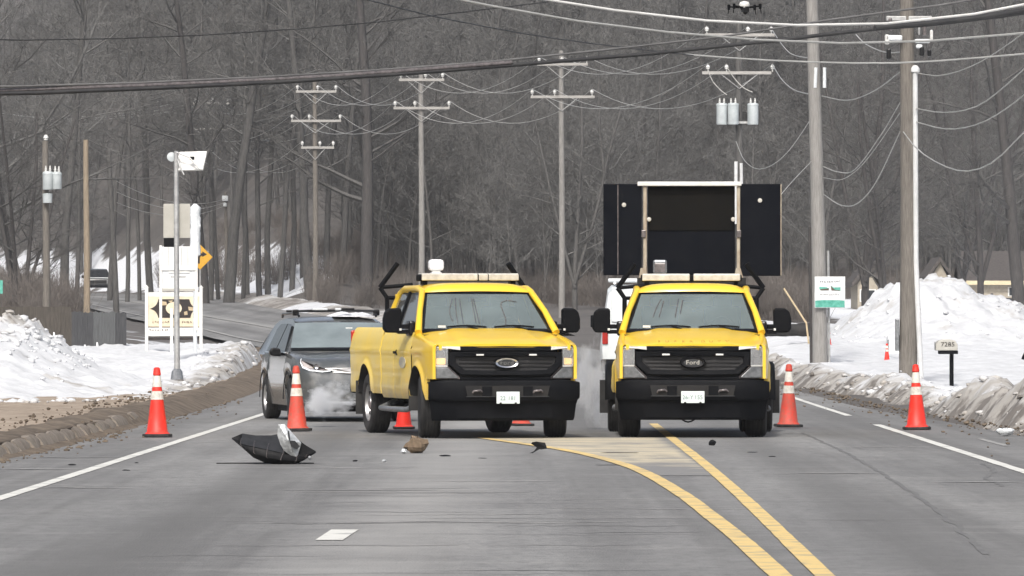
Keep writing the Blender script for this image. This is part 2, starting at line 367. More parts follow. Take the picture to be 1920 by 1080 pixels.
def lx(y): return -4.215+.0067*(y-80) if y < 130 else -3.88+(XL(y)-XL(130))
def rx(y): return 5.30+.0067*(y-80)
line_mesh('white_edge_line', [(lx(y), y) for y in ys_list(20, 170, .8)], .13, M['line_white'])
line_mesh('white_edge_line', [(rx(y), y) for y in ys_list(20, 90.5, .8)], .13, M['line_white'])
line_mesh('white_edge_line', [(rx(y), y) for y in ys_list(99, 123, .8)], .12, M['line_white'])
line_mesh('white_shoulder_line', [(6.02+.004*(y-70), y) for y in ys_list(75, 79.5, .5)], .09, M['line_pale'])
line_mesh('white_lane_dash', [(G(612, 1013).x+.02, gd(1013.5)), (G(650, 993).x-.01, gd(994))], .20, M['line_white'])
def pxline(pts, wpx, n=40):
    q = [G(*p) for p in pts]; tab = [(v.y, v.x) for v in sorted(q, key=lambda v: v.y)]
    y0, y1 = tab[0][0], tab[-1][0]
    return [(slerp(tab, y0+(y1-y0)*i/n), y0+(y1-y0)*i/n) for i in range(n+1)]
YL = pxline([(1530, 1140), (1462, 1080), (1385, 1010), (1335, 970), (1278, 927), (1198, 882), (1125, 859), (1050, 843), (905, 822)], 0, 70)
YR = pxline([(1610, 1140), (1545, 1080), (1478, 1015), (1437, 975), (1378, 920), (1318, 868), (1262, 824), (1225, 795)], 0, 70)
line_mesh('yellow_centre_line', YL, .145, M['line_yellow'], .008)
line_mesh('yellow_centre_line', YR, .125, M['line_yellow'], .008)
mb = MB(); rows = []; fd = []; NY, NXg = 30, 24
for i in range(NY+1):
    y = 60.5+i*.66; v = i/NY
    a = lerp([(p[1], p[0]) for p in YL], y); b = lerp([(p[1], p[0]) for p in YR], y); aa, bb = a-.05, b-.02; row = []
    for k in range(NXg+1):
        u = k/NXg; row.append((aa+(bb-aa)*u, y, .0045))
        fd.append(max(1-ss(0, .10, u), 1-ss(0, .16, 1-u), 1-ss(.05, .45, v), .30+.25*fbm(u*5, y*.4, 3)))
    rows.append(row)
mb.grid(rows); o = mb.build('gore_paint', M['gore'], fix=False); tag(o, kind='structure'); fattr(o, 'fade', fd)
# far road: faded centre stripe and verge grit
line_mesh('faded_centre_line', [(XL(y)*.60+XR(y)*.40, y) for y in ys_list(200, 420, 3)], .22, M['line_pale'], .02)
line_mesh('worn_line', [(XL(y)+.9, y) for y in ys_list(172, 330, 3)], .18, M['line_pale'], .02)
# thin salt streaks left across the pavement
for k, (px, py, l) in enumerate([(150, 915, 1.0), (395, 829, .5), (1650, 838, 1.3), (1560, 888, 1.5), (1840, 905, 1.0), (130, 858, 1.6), (60, 880, 1.1)]):
    c = G(px, py); pts = [(c.x-l/2+l*i/8, c.y+.25*noise.noise(Vector((k*3.1, i*.6, 0)))) for i in range(9)]
    mb = MB(); mb.grid([[(x, y-.10*(1-abs(i-4)/4.5), .006), (x, y+.12*(1-abs(i-4)/4.5), .006)] for i, (x, y) in enumerate(pts)])
    tag(mb.build('salt_streak', M['line_pale'], fix=False), kind='structure')

# left verge: sandy strip behind the granite kerb
mb = MB(); rows = []; yv = ys_list(25, 178, .8)
for y in yv:
    a = XL(y); row = []
    for i in range(25):
        t = i/24; x = a-.16-t*(4.5 if y > 60 else 9.0)
        row.append((x, y, gz(y)+.10+.05*fbm(x*1.3, y*.7, 1)+.05*math.exp(-((t-.1)/.08)**2)))
    rows.append(row)
mb.grid(rows); tag(mb.build('verge', M['verge'], smooth=180, fix=False), kind='structure')
mb = MB(); rows = []
for y in yv:
    a = XL(y); wv = .72+.4*fbm(y*.22, 0, 5)
    o0 = lerp([(82, -.10), (97, .25)], y)+.06*fbm(y*.6, 3, 3)
    rows.append([(a+o0, y, gz(y)+.002+.13*(1-ss(-.10, .05, o0)))]+[(a-.08-wv*t+.05*fbm(y, t*3, 9), y, gz(y)+.155+.05*math.sin(math.pi*min(1, t*1.1))-.13*ss(.7, 1, t)+.04*fbm(y*1.2, t*3, 2)) for t in [k/7 for k in range(8)]])
mb.grid(rows); tag(mb.build('road_dirt', M['dirt'], smooth=180, fix=False), kind='structure')
mb = MB(); rows = []                                 # grit washed against the kerb
for y in yv:
    a = XL(y); wv = .22+.22*fbm(y*.3, 4, 5)
    rows.append([(a-.02+wv*t, y, gz(y)+.04*(1-t)+.006-.012*t) for t in (0, .35, .7, 1)])
mb.grid(rows); tag(mb.build('kerb_grit', M['dirt'], smooth=180, fix=False), kind='structure')
kerb = empty('kerb', (0, 0, 0)); tag(kerb, kind='structure')
rk = random.Random(3); y = 48.0
while y < 98:
    l = rk.uniform(1.3, 2.3); xm = XL(y+l/2); t = rk.uniform(-.03, .03); hgt = .15+rk.uniform(-.02, .03)
    mb = MB(); rows = []
    for k in range(4):
        yy = y+.02+(l-.05)*k/3; j = rk.uniform(-.012, .012); e = .02 if k in (0, 3) else 0
        rows.append([(xm-.19, yy, gz(y)-.04), (xm-.19, yy, hgt-e), (xm-.07+j, yy, hgt+.005-e), (xm-.01+j, yy, hgt-.045-e), (xm+.07+j+t*(k-1.5), yy, -.04)])
    mb.grid(rows); b = len(mb.v)-20
    mb.f.append((b, b+1, b+2, b+3, b+4)); mb.f.append((b+15, b+16, b+17, b+18, b+19))
    mb.build('kerb_stone', M['concrete'], kerb, smooth=30)
    y += l

def snow_sheet(name, x0, x1, y0, y1, sx, sy, fh, fg, kind='structure'):
    mb = MB(); rows = []; gr = []
    nx = int((x1-x0)/sx); ym = min(y1, 150 if x0 < 0 else 125)
    for y in ys_list(y0, ym, sy*.45)[:-1]+ys_list(ym, y1, sy*1.2):
        row = []
        for i in range(nx+1):
            x = x0+(x1-x0)*i/nx; h = fh(x, y); row.append((x, y, gz(y)+h)); gr.append(fg(x, y, h))
        rows.append(row)
    mb.grid(rows); o = mb.build(name, M['snow'], smooth=180, fix=False); fattr(o, 'grime', gr); tag(o, kind=kind); return o
def lump(x, y, s=1):
    return .13*fbm(x*.9*s, y*.5*s, 7)+.11*abs(fbm(x*2.2*s, y*1.2*s, 3))+.08*abs(fbm(x*4.6*s, y*2.2*s, 8))-.05
RIDGE = [(-30, 1.5), (-14, 1.35), (-11, 1.28), (-10.3, 1.40), (-9.75, 1.36), (-9.4, 1.08), (-9.0, .84), (-8.55, .58), (-8.0, .43), (-7.5, .30), (-6.6, .2)]
def hL(x, y):
    e = lerp([(-30, 105.5), (-8.4, 106.5), (-7.2, 109), (-6.6, 113), (-5.9, 122)], x)+1.6*fbm(x*.5, 0, 4)
    f = ss(e-.5, e+2.5, y)*ss(XL(y)-.25, XL(y)-.9, x)
    rid = lerp(RIDGE, x)*(math.exp(-((y-126)/8.5)**2) if y < 126 else .45+.55*math.exp(-((y-126)/6)**2) if x < -12.5 else math.exp(-((y-126)/6)**2))
    crest = .42*abs(fbm(x*2.0, y*.4, 6))*math.exp(-((y-126)/4)**2)*ss(-8.5, -10, x)
    plain = .48*ss(130, 153, y)*(1-ss(160, 182, y))+.06
    berm = .10*math.exp(-((x-(XL(y)-.95))/.55)**2)*ss(129, 139, y)*(1-ss(152, 170, y))*max(.2, 1+.7*fbm(y*.35, x*.7, 2))
    gap = .16*math.exp(-((x+7.6)/.5)**2)*math.exp(-((y-131)/3.5)**2)
    h = max(rid, plain)+berm+crest-gap+lump(x, y)*(.7+.8*berm)
    f *= 1-ss(178, 190, y)
    return h*f-.25*(1-f)
def gL(x, y, h):
    e = lerp([(-30, 105.5), (-8.4, 106.5), (-7.2, 109), (-6.6, 113), (-5.9, 122)], x)
    g = .95*(1-ss(e-.5, e+3.0, y))*ss(-10.5, -8, x)+.5*(1-ss(e-.5, e+1.3, y))
    g = max(g, .66*math.exp(-((x-(XL(y)-.9))/.8)**2)*ss(108, 120, y))
    g = max(g, .42*math.exp(-((lerp([(-11, 113), (-9.6, 121), (-8.5, 119), (-7.2, 117.5)], x)-y)/1.6)**2)*ss(-10.6, -9.8, x))
    g = max(g, .48*math.exp(-((y-125)/3.5)**2)*ss(-8.9, -10, x))
    g = max(g, .9*math.exp(-((x+7.5)/.55)**2)*math.exp(-((y-131)/1.2)**2))
    return g
snow_sheet('snow_bank', -16, -5.4, 103.5, 195, .11, .26, hL, gL)

PILE = [(9.2, 0), (10.1, .12), (10.8, .72), (11.4, 1.2), (12.0, 1.66), (12.6, 1.80), (13.3, 1.92), (13.9, 1.84), (14.4, 1.66), (15.0, 1.46), (16.2, 1.12), (18, .75), (21, .2), (23, 0), (40, 0)]
def hR(x, y):
    xe = XR(y)+lerp([(70, .5), (92, .35), (104, .6), (112, .9), (122, .9), (135, .5), (200, .5)], y)+.35*fbm(y*.25, 2, 3)
    f = ss(xe-.15, xe+.9, x)
    pile = slerp(PILE, x)*math.exp(-((y-195)/(9 if y < 195 else 12))**2)*(1+.16*fbm(x*.9, y*.3, 4)+.07*fbm(x*2.4, y*.8, 9))
    berm = (.40*ss(86, 92, y)*(1-ss(102, 108, y))+.20*ss(113, 120, y)*(1-ss(160, 175, y)))*math.exp(-((x-(xe+.75))/.62)**2)*(1+.7*fbm(x*.7, y*.45, 8))
    low = .12+.05*fbm(x*.3, y*.1, 6)
    h = low+berm+pile+lump(x, y)*(.45+1.6*berm+1.0*min(1, pile))
    far = .32*ss(150, 175, y)*math.exp(-((x-8.3)/1.6)**2)
    return (h+far)*f-.25*(1-f)
def gR(x, y, h):
    xe = XR(y)+lerp([(70, .5), (92, .35), (104, .6), (112, .9), (122, .9), (135, .5), (200, .5)], y)
    g = .80*(1-ss(xe+.4, xe+1.9, x))+.25*(1-ss(xe+.1, xe+.5, x))
    g = max(g, .66*math.exp(-((x-(xe+.9))/.9)**2)*(1-ss(104, 112, y)))
    g = max(g, .36*ss(13.8, 16, x)*math.exp(-((y-190)/8)**2))
    g = max(g, .30*math.exp(-((y-195)/9)**2))
    return g
snow_sheet('snow_field', 5.4, 22, 70, 235, .13, .32, hR, gR)
# a strip of ploughed dirt and snow along the far side of the bend
mb = MB(); rows = []; gr = []
for y in ys_list(215, 440, 1.5):
    a = XR(y); row = []
    for i in range(9):
        t = i/8; hh = (.38*math.sin(math.pi*min(1, t*1.05))+.25*fbm(y*.18, t*2, 3)*t)*(1 if t < .99 else 0)
        row.append((a+.1+t*3.4, y, gz(y)-.05+max(0, hh))); gr.append(.85-.5*ss(.35, .8, t)+.3*fbm(y*.05, 2, 1)-(.9 if 284 < y < 300 else 0))
    rows.append(row)
mb.grid(rows); o = mb.build('snow_verge', M['snow'], smooth=180, fix=False); fattr(o, 'grime', gr); tag(o, kind='structure')

# frost cracks and pale repair streaks running across the lanes
rc = random.Random(17)
for k in range(34):
    if k < 16: y = rc.uniform(36.5, 56); x = rc.uniform(-1.6, .9); l = rc.uniform(1.0, 2.6)
    elif k < 24: y = rc.uniform(37, 62); x = rc.uniform(-3.6, 4.6); l = rc.uniform(.6, 1.6)
    else: y = rc.uniform(37, 66); x = rc.uniform(-2.2, 1.3); l = rc.uniform(.8, 2.2)
    dark = k < 24; w = rc.uniform(.035, .085) if dark else rc.uniform(.12, .38); n = 14; rows = []
    for i in range(n+1):
        t = i/n; yy = y+.22*fbm(k*5.3, t*2.5, 1)+.10*noise.noise(Vector((k*2.7, t*9, 0))); ww = w*math.sin(math.pi*min(1, max(0, t)))**.5*(.55+.5*abs(noise.noise(Vector((k*1.9, t*7, 3)))))
        rows.append([(x-l/2+l*t, yy-ww/2, .0035 if dark else .0025), (x-l/2+l*t, yy+ww/2, .0035 if dark else .0025)])
    mb = MB(); mb.grid(rows); tag(mb.build('road_crack' if dark else 'salt_streak', M['crack'] if dark else M['bleach'], fix=False), kind='structure')
for pts in ([(1505, 812), (1545, 830), (1590, 851), (1640, 880), (1720, 930), (1790, 985), (1850, 1040)], [(1840, 868), (1862, 882), (1850, 896), (1880, 912)]):
    q = pxline(pts, 0, 60); line_mesh('road_crack', [(x+.05*fbm(y*.8, 1, 3), y) for x, y in q], .045, M['crack'], .0032)
# clods of ice and dirt along the banks
ICO_V = [Vector(v).normalized() for v in ((-1, 1.618, 0), (1, 1.618, 0), (-1, -1.618, 0), (1, -1.618, 0), (0, -1, 1.618), (0, 1, 1.618), (0, -1, -1.618), (0, 1, -1.618), (1.618, 0, -1), (1.618, 0, 1), (-1.618, 0, -1), (-1.618, 0, 1))]
ICO_F = [(0, 11, 5), (0, 5, 1), (0, 1, 7), (0, 7, 10), (0, 10, 11), (1, 5, 9), (5, 11, 4), (11, 10, 2), (10, 7, 6), (7, 1, 8), (3, 9, 4), (3, 4, 2), (3, 2, 6), (3, 6, 8), (3, 8, 9), (4, 9, 5), (2, 4, 11), (6, 2, 10), (8, 6, 7), (9, 8, 1)]
def clods(name, spots, label):
    mb = MB(); gr = []
    for (x, y, z, s, g_) in spots:
        rr = random.Random(int(x*991+y*37)); k = (rr.uniform(.8, 1.5), rr.uniform(.8, 1.6), rr.uniform(.5, .85))
        mb.add([(x+v.x*k[0]*s*(q := rr.uniform(.7, 1.2)), y+v.y*k[1]*s*q, z+v.z*k[2]*s*q) for v in ICO_V], ICO_F); gr += [g_]*12
    o = mb.build(name, M['snow'], fix=False, smooth=75); fattr(o, 'grime', gr); tag(o, label, 'snow', None, 'stuff')
rq = random.Random(8); sp1 = []; sp2 = []
for i in range(560):
    x = rq.uniform(-11, -8.6) if i < 200 else rq.uniform(-7.4, -5.9); y = rq.gauss(124.5, 2.6) if i < 200 else rq.uniform(121, 160)
    if i >= 400: x = rq.uniform(-10.5, -6.3); y = lerp([(-30, 105.5), (-8.4, 106.5), (-7.2, 109), (-6.6, 113), (-5.9, 122)], x)+rq.uniform(-.6, 2.0)
    h = hL(x, y)
    if h > -.15: sp1.append((x, y, gz(y)+max(h, .1)+.01, min(.10, .02+rq.expovariate(1/.03)), min(1, gL(x, y, 0)*rq.uniform(.5, 1.2))))
for i in range(1100):
    if i < 550: y = rq.uniform(84, 130); x = XR(y)+rq.uniform(.35, 3.0)
    elif i < 800: x = rq.uniform(10, 17); y = rq.uniform(183, 197)
    else: y = rq.uniform(110, 165); x = XR(y)+rq.uniform(.4, 2.2)
    h = hR(x, y)
    if h > -.1: sp2.append((x, y, gz(y)+h+.005, min(.10, .015+rq.expovariate(1/.028)), min(1, gR(x, y, 0)*rq.uniform(.5, 1.2))))
clods('snow_clods', sp1, 'loose dirty snow clods on the left bank'); clods('snow_clods', sp2, 'loose dirty snow clods along the right shoulder and pile')

def grit(name, spots, label):
    mb = MB()
    for (x, y, z, s) in spots:
        rr = random.Random(int(x*877+y*53)); mb.add([(x+v.x*s*(q := rr.uniform(.6, 1.3)), y+v.y*s*q*1.4, z+v.z*s*q*.7) for v in ICO_V], ICO_F)
    tag(mb.build(name, M['dirt'], fix=False, smooth=50), label, 'gravel', None, 'stuff')
rg = random.Random(14); gl_ = []; gr_ = []
for i in range(900):
    y = rg.uniform(50, 118); t = rg.expovariate(1/.16); x = XL(y)-.75+rg.gauss(0, .45) if i < 600 else XL(y)+.1+t
    z = gz(y)+(.17 if x < XL(y)-.1 else .005); gl_.append((x, y, z, min(.05, .010+rg.expovariate(1/.010))))
for i in range(500):
    y = rg.uniform(68, 135); x = XR(y)+.55-rg.expovariate(1/.35); gr_.append((x, y, gz(y)+.008, min(.05, .010+rg.expovariate(1/.011))))
grit('gravel', gl_, 'brown grit scattered along the left kerb'); grit('gravel', gr_, 'brown grit scattered along the right road edge')

# ------------------------------------------------------------------ trucks
def wheel(parent, c, steer=0, r=.41, w=.28, out=1, dual=False, rimmat=None):
    """wheel with its axle along x; out = +1/-1 side on which the rim face looks"""
    e = bpy.data.objects.new('wheel', None); COL.objects.link(e); e.parent = parent; e.location = c; e.rotation_euler = (0, 0, steer)
    hw = w/2; mb = MB()
    prof = [(r*.60, -hw*.82), (r*.72, -hw*.96), (r*.88, -hw), (r*.965, -hw*.86), (r*.995, -hw*.66)]
    for k in range(5):
        a = -hw*.6+k*hw*.3; prof += [(r, a-hw*.09), (r, a+hw*.09), (r*.975, a+hw*.11), (r*.975, a+hw*.19)]
    prof = prof[:-2]+[(r*.995, hw*.66), (r*.965, hw*.86), (r*.88, hw), (r*.72, hw*.96), (r*.60, hw*.82)]
    mb.lathe(prof, 40, 'x'); mb.build('tyre', M['rubber'], e, smooth=35)
    mb = MB(); s = out
    if dual: rp = [(r*.61, hw*.8), (r*.60, hw*.3), (r*.56, -hw*.2), (r*.45, -hw*.4), (r*.3, -hw*.35), (r*.24, -hw*.2), (r*.2, hw*.35), (r*.12, hw*.45), (.001, hw*.45)]
    else: rp = [(r*.61, hw*.86), (r*.585, hw*.7), (r*.56, hw*.25), (r*.50, hw*.15), (r*.46, hw*.45), (r*.34, hw*.55), (r*.25, hw*.5), (r*.22, hw*.75), (r*.15, hw*.8), (.001, hw*.8)]
    mb.lathe([(a, b*s) for a, b in rp], 32, 'x'); rim = mb.build('rim', rimmat or M['rim'], e, smooth=30)
    mb = MB()
    for k in range(8):
        a = 2*math.pi*k/8; q = Vector((s*hw*.50, math.cos(a)*r*.47, math.sin(a)*r*.47))
        mb.lathe([(.001, 0), (r*.062, 0), (r*.062, s*.012), (.001, s*.012)], 8, 'x', q)
    mb.build('hand_hole', M['dark_inner'], e, smooth=30)
    mb = MB(); mb.lathe([(r*.60, -s*hw*.7), (.001, -s*hw*.7)], 24, 'x'); mb.build('brake_drum', M['dark_inner'], e)
    return e

def text_mesh(txt, size, name, m, parent, loc, rot=(R(90), 0, 0), extrude=.002, sx=1.0):
    cu = bpy.data.curves.new(name, 'FONT'); cu.body = txt; cu.size = size; cu.extrude = extrude; cu.align_x = 'CENTER'; cu.align_y = 'CENTER'
    cu.resolution_u = 2
    t = bpy.data.objects.new(name, cu); COL.objects.link(t)
    dg = bpy.context.evaluated_depsgraph_get(); me = bpy.data.meshes.new_from_object(t.evaluated_get(dg)); me.name = name
    bpy.data.objects.remove(t); bpy.data.curves.remove(cu)
    me.materials.clear(); me.materials.append(m)
    o = bpy.data.objects.new(name, me); COL.objects.link(o); o.parent = parent; o.location = loc; o.rotation_euler = rot; o.scale = (sx, 1, 1)
    return o

TW = {'fa': .98, 'ra': 4.74, 'cab': 3.62, 'len': 6.1}
def yfas(x): return .07+.17*min(1.1, abs(x))**4
def make_truck(loc, rz, label, dually=False, steer=0, lit=False, beacon='white', emblem='bright'):
    root = empty('pickup_truck', loc, rz, label, 'pickup truck', 'yellow highway department trucks')
    fa, ra, cabr, LEN = TW['fa'], TW['ra'], TW['cab'], TW['len']
    Y, YD, BP, BG, DI = M['yellow'], M['yellow_dusty'], M['black_plastic'], M['black_gloss'], M['dark_inner']
    zw = .41; RA = .51
    def zb(y):
        z = .50 if y < cabr else .55
        if y < .44: z = .775
        for c in (fa, ra):
            if abs(y-c) < RA: z = max(z, zw+.02+math.sqrt(RA*RA-(y-c)**2)*(1.0))
        return z
    def zt(y):
        if y < 1.45: return 1.185+.175*((max(y, .1)-.1)/1.35)**.8
        if y < cabr: return 1.375
        return 1.42
    def xs(y, z):
        x = 1.0
        if z < .66: x -= .055*((.66-z)/.2)**2
        if z > 1.12: x -= .075*((z-1.12)/.3)**2
        if y < .75: x -= .045*((.75-y)/.6)**2
        if y > 5.4: x -= .02*((y-5.4)/.7)**2
        x += (.014*math.exp(-((z-1.13)/.035)**2)-.010*math.exp(-((z-.80)/.09)**2))*ss(.35, .8, y)
        for c in (fa, ra):
            r = math.hypot(y-c, z-zw-.02); x += .032*math.exp(-((r-RA)/.055)**2)*ss(.2, .5, y)
        if dually and y > cabr+.4:
            dy = abs(y-ra); k = 1-ss(.5, .86, dy); x += .06*k*(1-ss(.85, 1.10, z))
        return x
    def panel(name, y0, y1, s, m, top=True):
        mb = MB(); rows = []; n = max(6, int((y1-y0)/.045))
        for i in range(n+1):
            y = y0+(y1-y0)*i/n; a, b = zb(y), zt(y); row = []
            row.append((s*(xs(y, a)-.05), y, a+.004))
            for j in range(25):
                z = a+(b-a)*j/24; row.append((s*xs(y, z), y, z))
            if top:
                x = xs(y, b); row += [(s*(x-.018), y, b+.016), (s*(x-.045), y, b+.022), (s*(x-.075), y, b+.02), (s*(x-.085), y, b-.05)]
            rows.append(row)
        e0 = [(s*(abs(p[0])-.04), p[1]+.003, p[2]) for p in rows[0]]; e1 = [(s*(abs(p[0])-.04), p[1]-.003, p[2]) for p in rows[-1]]
        mb.grid([e0]+rows+[e1]); return mb.build(name, m, root, smooth=42)
    # inner shell behind the gaps, wheel wells, frame
    mb = MB()
    mb.box((0, 2.3, .95), (1.80, 2.4, .80)); mb.box((0, .98, .98), (1.3, 1.2, .5)); mb.box((0, 4.9, .62), (1.3, 2.3, .30))
    mb.box((-.42, 3.1, .50), (.10, 5.6, .16)); mb.box((.42, 3.1, .50), (.10, 5.6, .16))
    mb.tube([(-.8, ra, zw), (.8, ra, zw)], .075, 10); mb.lathe([(.001, -.16), (.13, -.12), (.17, 0), (.13, .12), (.001, .16)], 14, 'y', (0, ra, zw))
    mb.tube([(-.8, fa, zw-.02), (.8, fa, zw-.02)], .06, 10); mb.box((0, .6, .42), (1.2, .10, .10))
    mb.build('chassis', DI, root)
    for s in (-1, 1):
        panel('fender', .15, 1.425, s, Y)
        d = panel('door', 1.44, 2.69, s, YD if s < 0 else Y)
        panel('rear_door', 2.70, 3.60, s, YD if s < 0 else Y)
        panel('bed_side', 3.665, LEN-.03, s, YD if s < 0 else Y)
        # handle, vent, seal emblem on the door
        mb = MB(); mb.box((s*1.012, 2.50, 1.11), (.035, .19, .035)); mb.box((s*1.008, 2.42, 1.11), (.02, .05, .075)); mb.build('handle', BP, d, bevel=.008)
        mb = MB(); mb.prism([(2.02+.23*math.cos(2*math.pi*k/24), .98+.075*math.sin(2*math.pi*k/24)) for k in range(24)], lambda p: (s*(xs(2.0, .98)+.003), p[0], p[1]), lambda p: (s*(xs(2.0, .98)+.008), p[0], p[1])); em = mb.build('door_seal', M['seal'], d)
        mb = MB(); mb.prism([(1.36, .86), (1.40, .86), (1.405, 1.17), (1.365, 1.20)], lambda p: (s*(xs(p[0], p[1])-.01), p[0], p[1]), lambda p: (s*(xs(p[0], p[1])+.006), p[0], p[1])); mb.build('fender_vent', BP, root)
        # wheel-arch lip and mud flap
        for c in (fa, ra):
            mb = MB(); rr = []
            for k in range(25):
                a = math.pi*k/24; yy = c-math.cos(a)*RA; zz = max(.56, zw+.02+math.sin(a)*RA)
                x0 = xs(yy, zz); rr.append([(s*(x0+.004), yy, zz+.004), (s*(x0-.02), yy, zz-.018), (s*(x0-.45), yy, zz-.02)])
            mb.grid(rr); mb.build('wheel_well', DI, root, smooth=50)
        mb = MB(); mb.box((s*(.90+(.1 if dually else 0)), ra+.52, .48), (.30+(.2 if dually else 0), .012, .46)); mb.build('mud_flap', M['rubber'], root)
        mb = MB(); mb.box((s*(.90), fa+.50, .46), (.24, .012, .22)); mb.build('mud_flap', M['rubber'], root)
        # side step
        mb = MB(); mb.tube([(s*.80, 1.52, .46), (s*1.02, 1.62, .36), (s*1.03, 2.6, .355), (s*1.03, 3.45, .36), (s*.80, 3.55, .46)], .038, 8)
        st = mb.build('side_step', M['lamp_grey'], root, smooth=60)
        for yy in (1.9, 2.9): mb = MB(); mb.box((s*.88, yy, .45), (.25, .04, .04), Matrix.Rotation(s*.45, 3, 'Y')); mb.build('bracket', BP, st)
        # tail lamp
        mb = MB(); mb.box((s*.915, LEN-.005, 1.20), (.11, .06, .40)); mb.build('tail_light', M['red_lens'], root, bevel=.02)
    # bed: front wall, floor, tailgate
    mb = MB(); mb.box((0, 3.70, 1.05), (1.80, .05, .72)); mb.box((0, 4.88, .72), (1.72, 2.3, .05))
    mb.box((-.86, 4.88, 1.06), (.04, 2.3, .66)); mb.box((.86, 4.88, 1.06), (.04, 2.3, .66)); mb.build('bed_liner', BP, root)
    mb = MB(); mb.box((0, LEN, 1.05), (1.82, .07, .72)); mb.build('tailgate', Y, root, bevel=.02)
    mb = MB(); mb.box((0, LEN+.10, .62), (1.9, .18, .18)); mb.build('rear_bumper', BP, root, bevel=.03)
    # hood with its stamped shoulders and rolled front lip
    mb = MB(); rows = []
    for i in range(21):
        t = i/20; row = []
        for k in range(33):
            x = -.905+1.81*k/32; u = abs(x)/.905
            y0 = .075+.13*u**3; y = y0+(1.40-.03*u*u-y0)*max(0, (t-.10)/.9)**1.1
            z = 1.205+.215*max(0, (y-.09)/1.31)**.72-.055*u**5+.026*(1-ss(.50, .66, u))
            if t < .10: z -= (.10-t)/.10*.045; y += (.10-t)*.05
            if i == 20: z -= .03
            row.append((x, y, z))
        rows.append(row)
    mb.grid(rows); hood = mb.build('hood', Y, root, smooth=35)
    # cowl
    mb = MB(); mb.box((0, 1.40, 1.40), (1.74, .14, .03), Matrix.Rotation(.15, 3, 'X')); mb.build('cowl', BP, root)
    # cab shell: pillars, roof, glass
    A0 = lambda s: Vector((s*.925, 1.30, 1.375)); A1 = lambda s: Vector((s*.735, 2.02, 1.915))
    for s in (-1, 1):
        mb = MB(); mb.tube([A0(s), A0(s).lerp(A1(s), .5)+Vector((s*.012, -.02, .012)), A1(s), Vector((s*.735, 2.30, 1.955)), Vector((s*.735, 3.2, 1.955)), Vector((s*.745, 3.46, 1.90)), Vector((s*.83, 3.58, 1.62)), Vector((s*.90, 3.60, 1.37))],
                           [.050, .040, .042, .050, .050, .055, .075, .08], 10); mb.build('cab_pillar', Y, root, smooth=60)
        def sidex(z): return .935-.19*(z-1.375)/.54
        def win(name, pts, m):
            mb = MB(); mb.prism(pts, lambda p: (s*(sidex(p[1])-.002), p[0], p[1]), lambda p: (s*(sidex(p[1])+.008), p[0], p[1])); return mb.build(name, m, root)
        win('window_seal', [(1.40, 1.385), (2.06, 1.90), (2.62, 1.92), (2.66, 1.385)], BG)
        win('side_window', [(1.56, 1.41), (2.09, 1.865), (2.58, 1.885), (2.60, 1.41)], M['side_glass']).location.x = s*.009
        win('window_seal', [(2.71, 1.385), (2.68, 1.92), (3.28, 1.92), (3.46, 1.80), (3.50, 1.385)], BG)
        win('side_window', [(2.78, 1.41), (2.76, 1.885), (3.26, 1.885), (3.40, 1.78), (3.43, 1.41)], M['side_glass']).location.x = s*.009
        mb = MB(); mb.box((s*.86, 2.685, 1.65), (.04, .09, .56), Matrix.Rotation(-s*.34, 3, 'Y')); mb.build('centre_pillar', M['yellow'] if s > 0 else BP, root)
    mb = MB(); rows = []
    for i in range(19):
        v = .5-.5*math.cos(math.pi*i/18); row = []
        for k in range(21):
            u = math.sin((k/20*2-1)*math.pi/2); wd = .735+.03*math.sin(math.pi*v)
            y = 1.985+v*1.56-.07*(1-u*u)*(1-v)+.03*(1-u*u)*v
            z = 1.905+.115*(1-abs(u)**6)**.7*(1-abs(2*v-1)**10)**.6+.018*(1-u*u)
            row.append((u*wd, y, z))
        rows.append(row)
    mb.grid(rows); roof = mb.build('roof', Y, root, smooth=50)
    mb = MB(); mb.box((0, 2.75, 1.90), (1.38, 1.4, .03)); mb.build('headliner', M['lamp_grey'], root)
    mb = MB(); mb.box((0, 3.57, 1.62), (1.62, .04, .54)); mb.build('cab_back', Y, root)
    def wind(x, t, off=0):
        a = A0(1).lerp(A1(1), t); u = x
        return (u*(a.x-.035), a.y-.11*(1-u*u)+.045-off, a.z+.012+off*.5)
    mb = MB(); mb.grid([[wind(k/14*2-1, .03+.93*i/10) for k in range(15)] for i in range(11)]); ws = mb.build('windshield', M['windshield'], root, smooth=180)
    mb = MB()
    for (ta, tb, xa, xb) in ((.0, .07, -1, 1), (.925, .985, -1, 1)):
        mb.grid([[wind(xa+(xb-xa)*k/14, t, .006) for k in range(15)] for t in (ta, tb)])
    for sx_ in (-1, 1): mb.grid([[wind(sx_*q, .03+.93*i/10, .006) for q in (.945, 1.0)] for i in range(11)])
    mb.build('windshield_seal', BG, ws)
    for (x0, x1) in ((-.62, -.02), (.10, .72)):
        mb = MB(); p = [Vector(wind(x0+(x1-x0)*k/6, .085+.035*math.sin(math.pi*k/6), .03)) for k in range(7)]
        mb.tube(p, .012, 5); mb.tube([Vector(wind((x0+x1)/2+.2, .0, .03)), p[3]], .014, 5); mb.build('wiper', BP, ws)
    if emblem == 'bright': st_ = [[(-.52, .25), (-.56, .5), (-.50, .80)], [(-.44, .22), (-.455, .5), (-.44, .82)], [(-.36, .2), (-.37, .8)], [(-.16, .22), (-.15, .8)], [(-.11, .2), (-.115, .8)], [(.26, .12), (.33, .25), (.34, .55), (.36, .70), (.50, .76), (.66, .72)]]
    else: st_ = [[(-.63, .35), (-.60, .6), (-.55, .8)], [(-.53, .35), (-.50, .75)], [(-.27, .35), (-.24, .8)], [(-.19, .45), (-.16, .78)]]
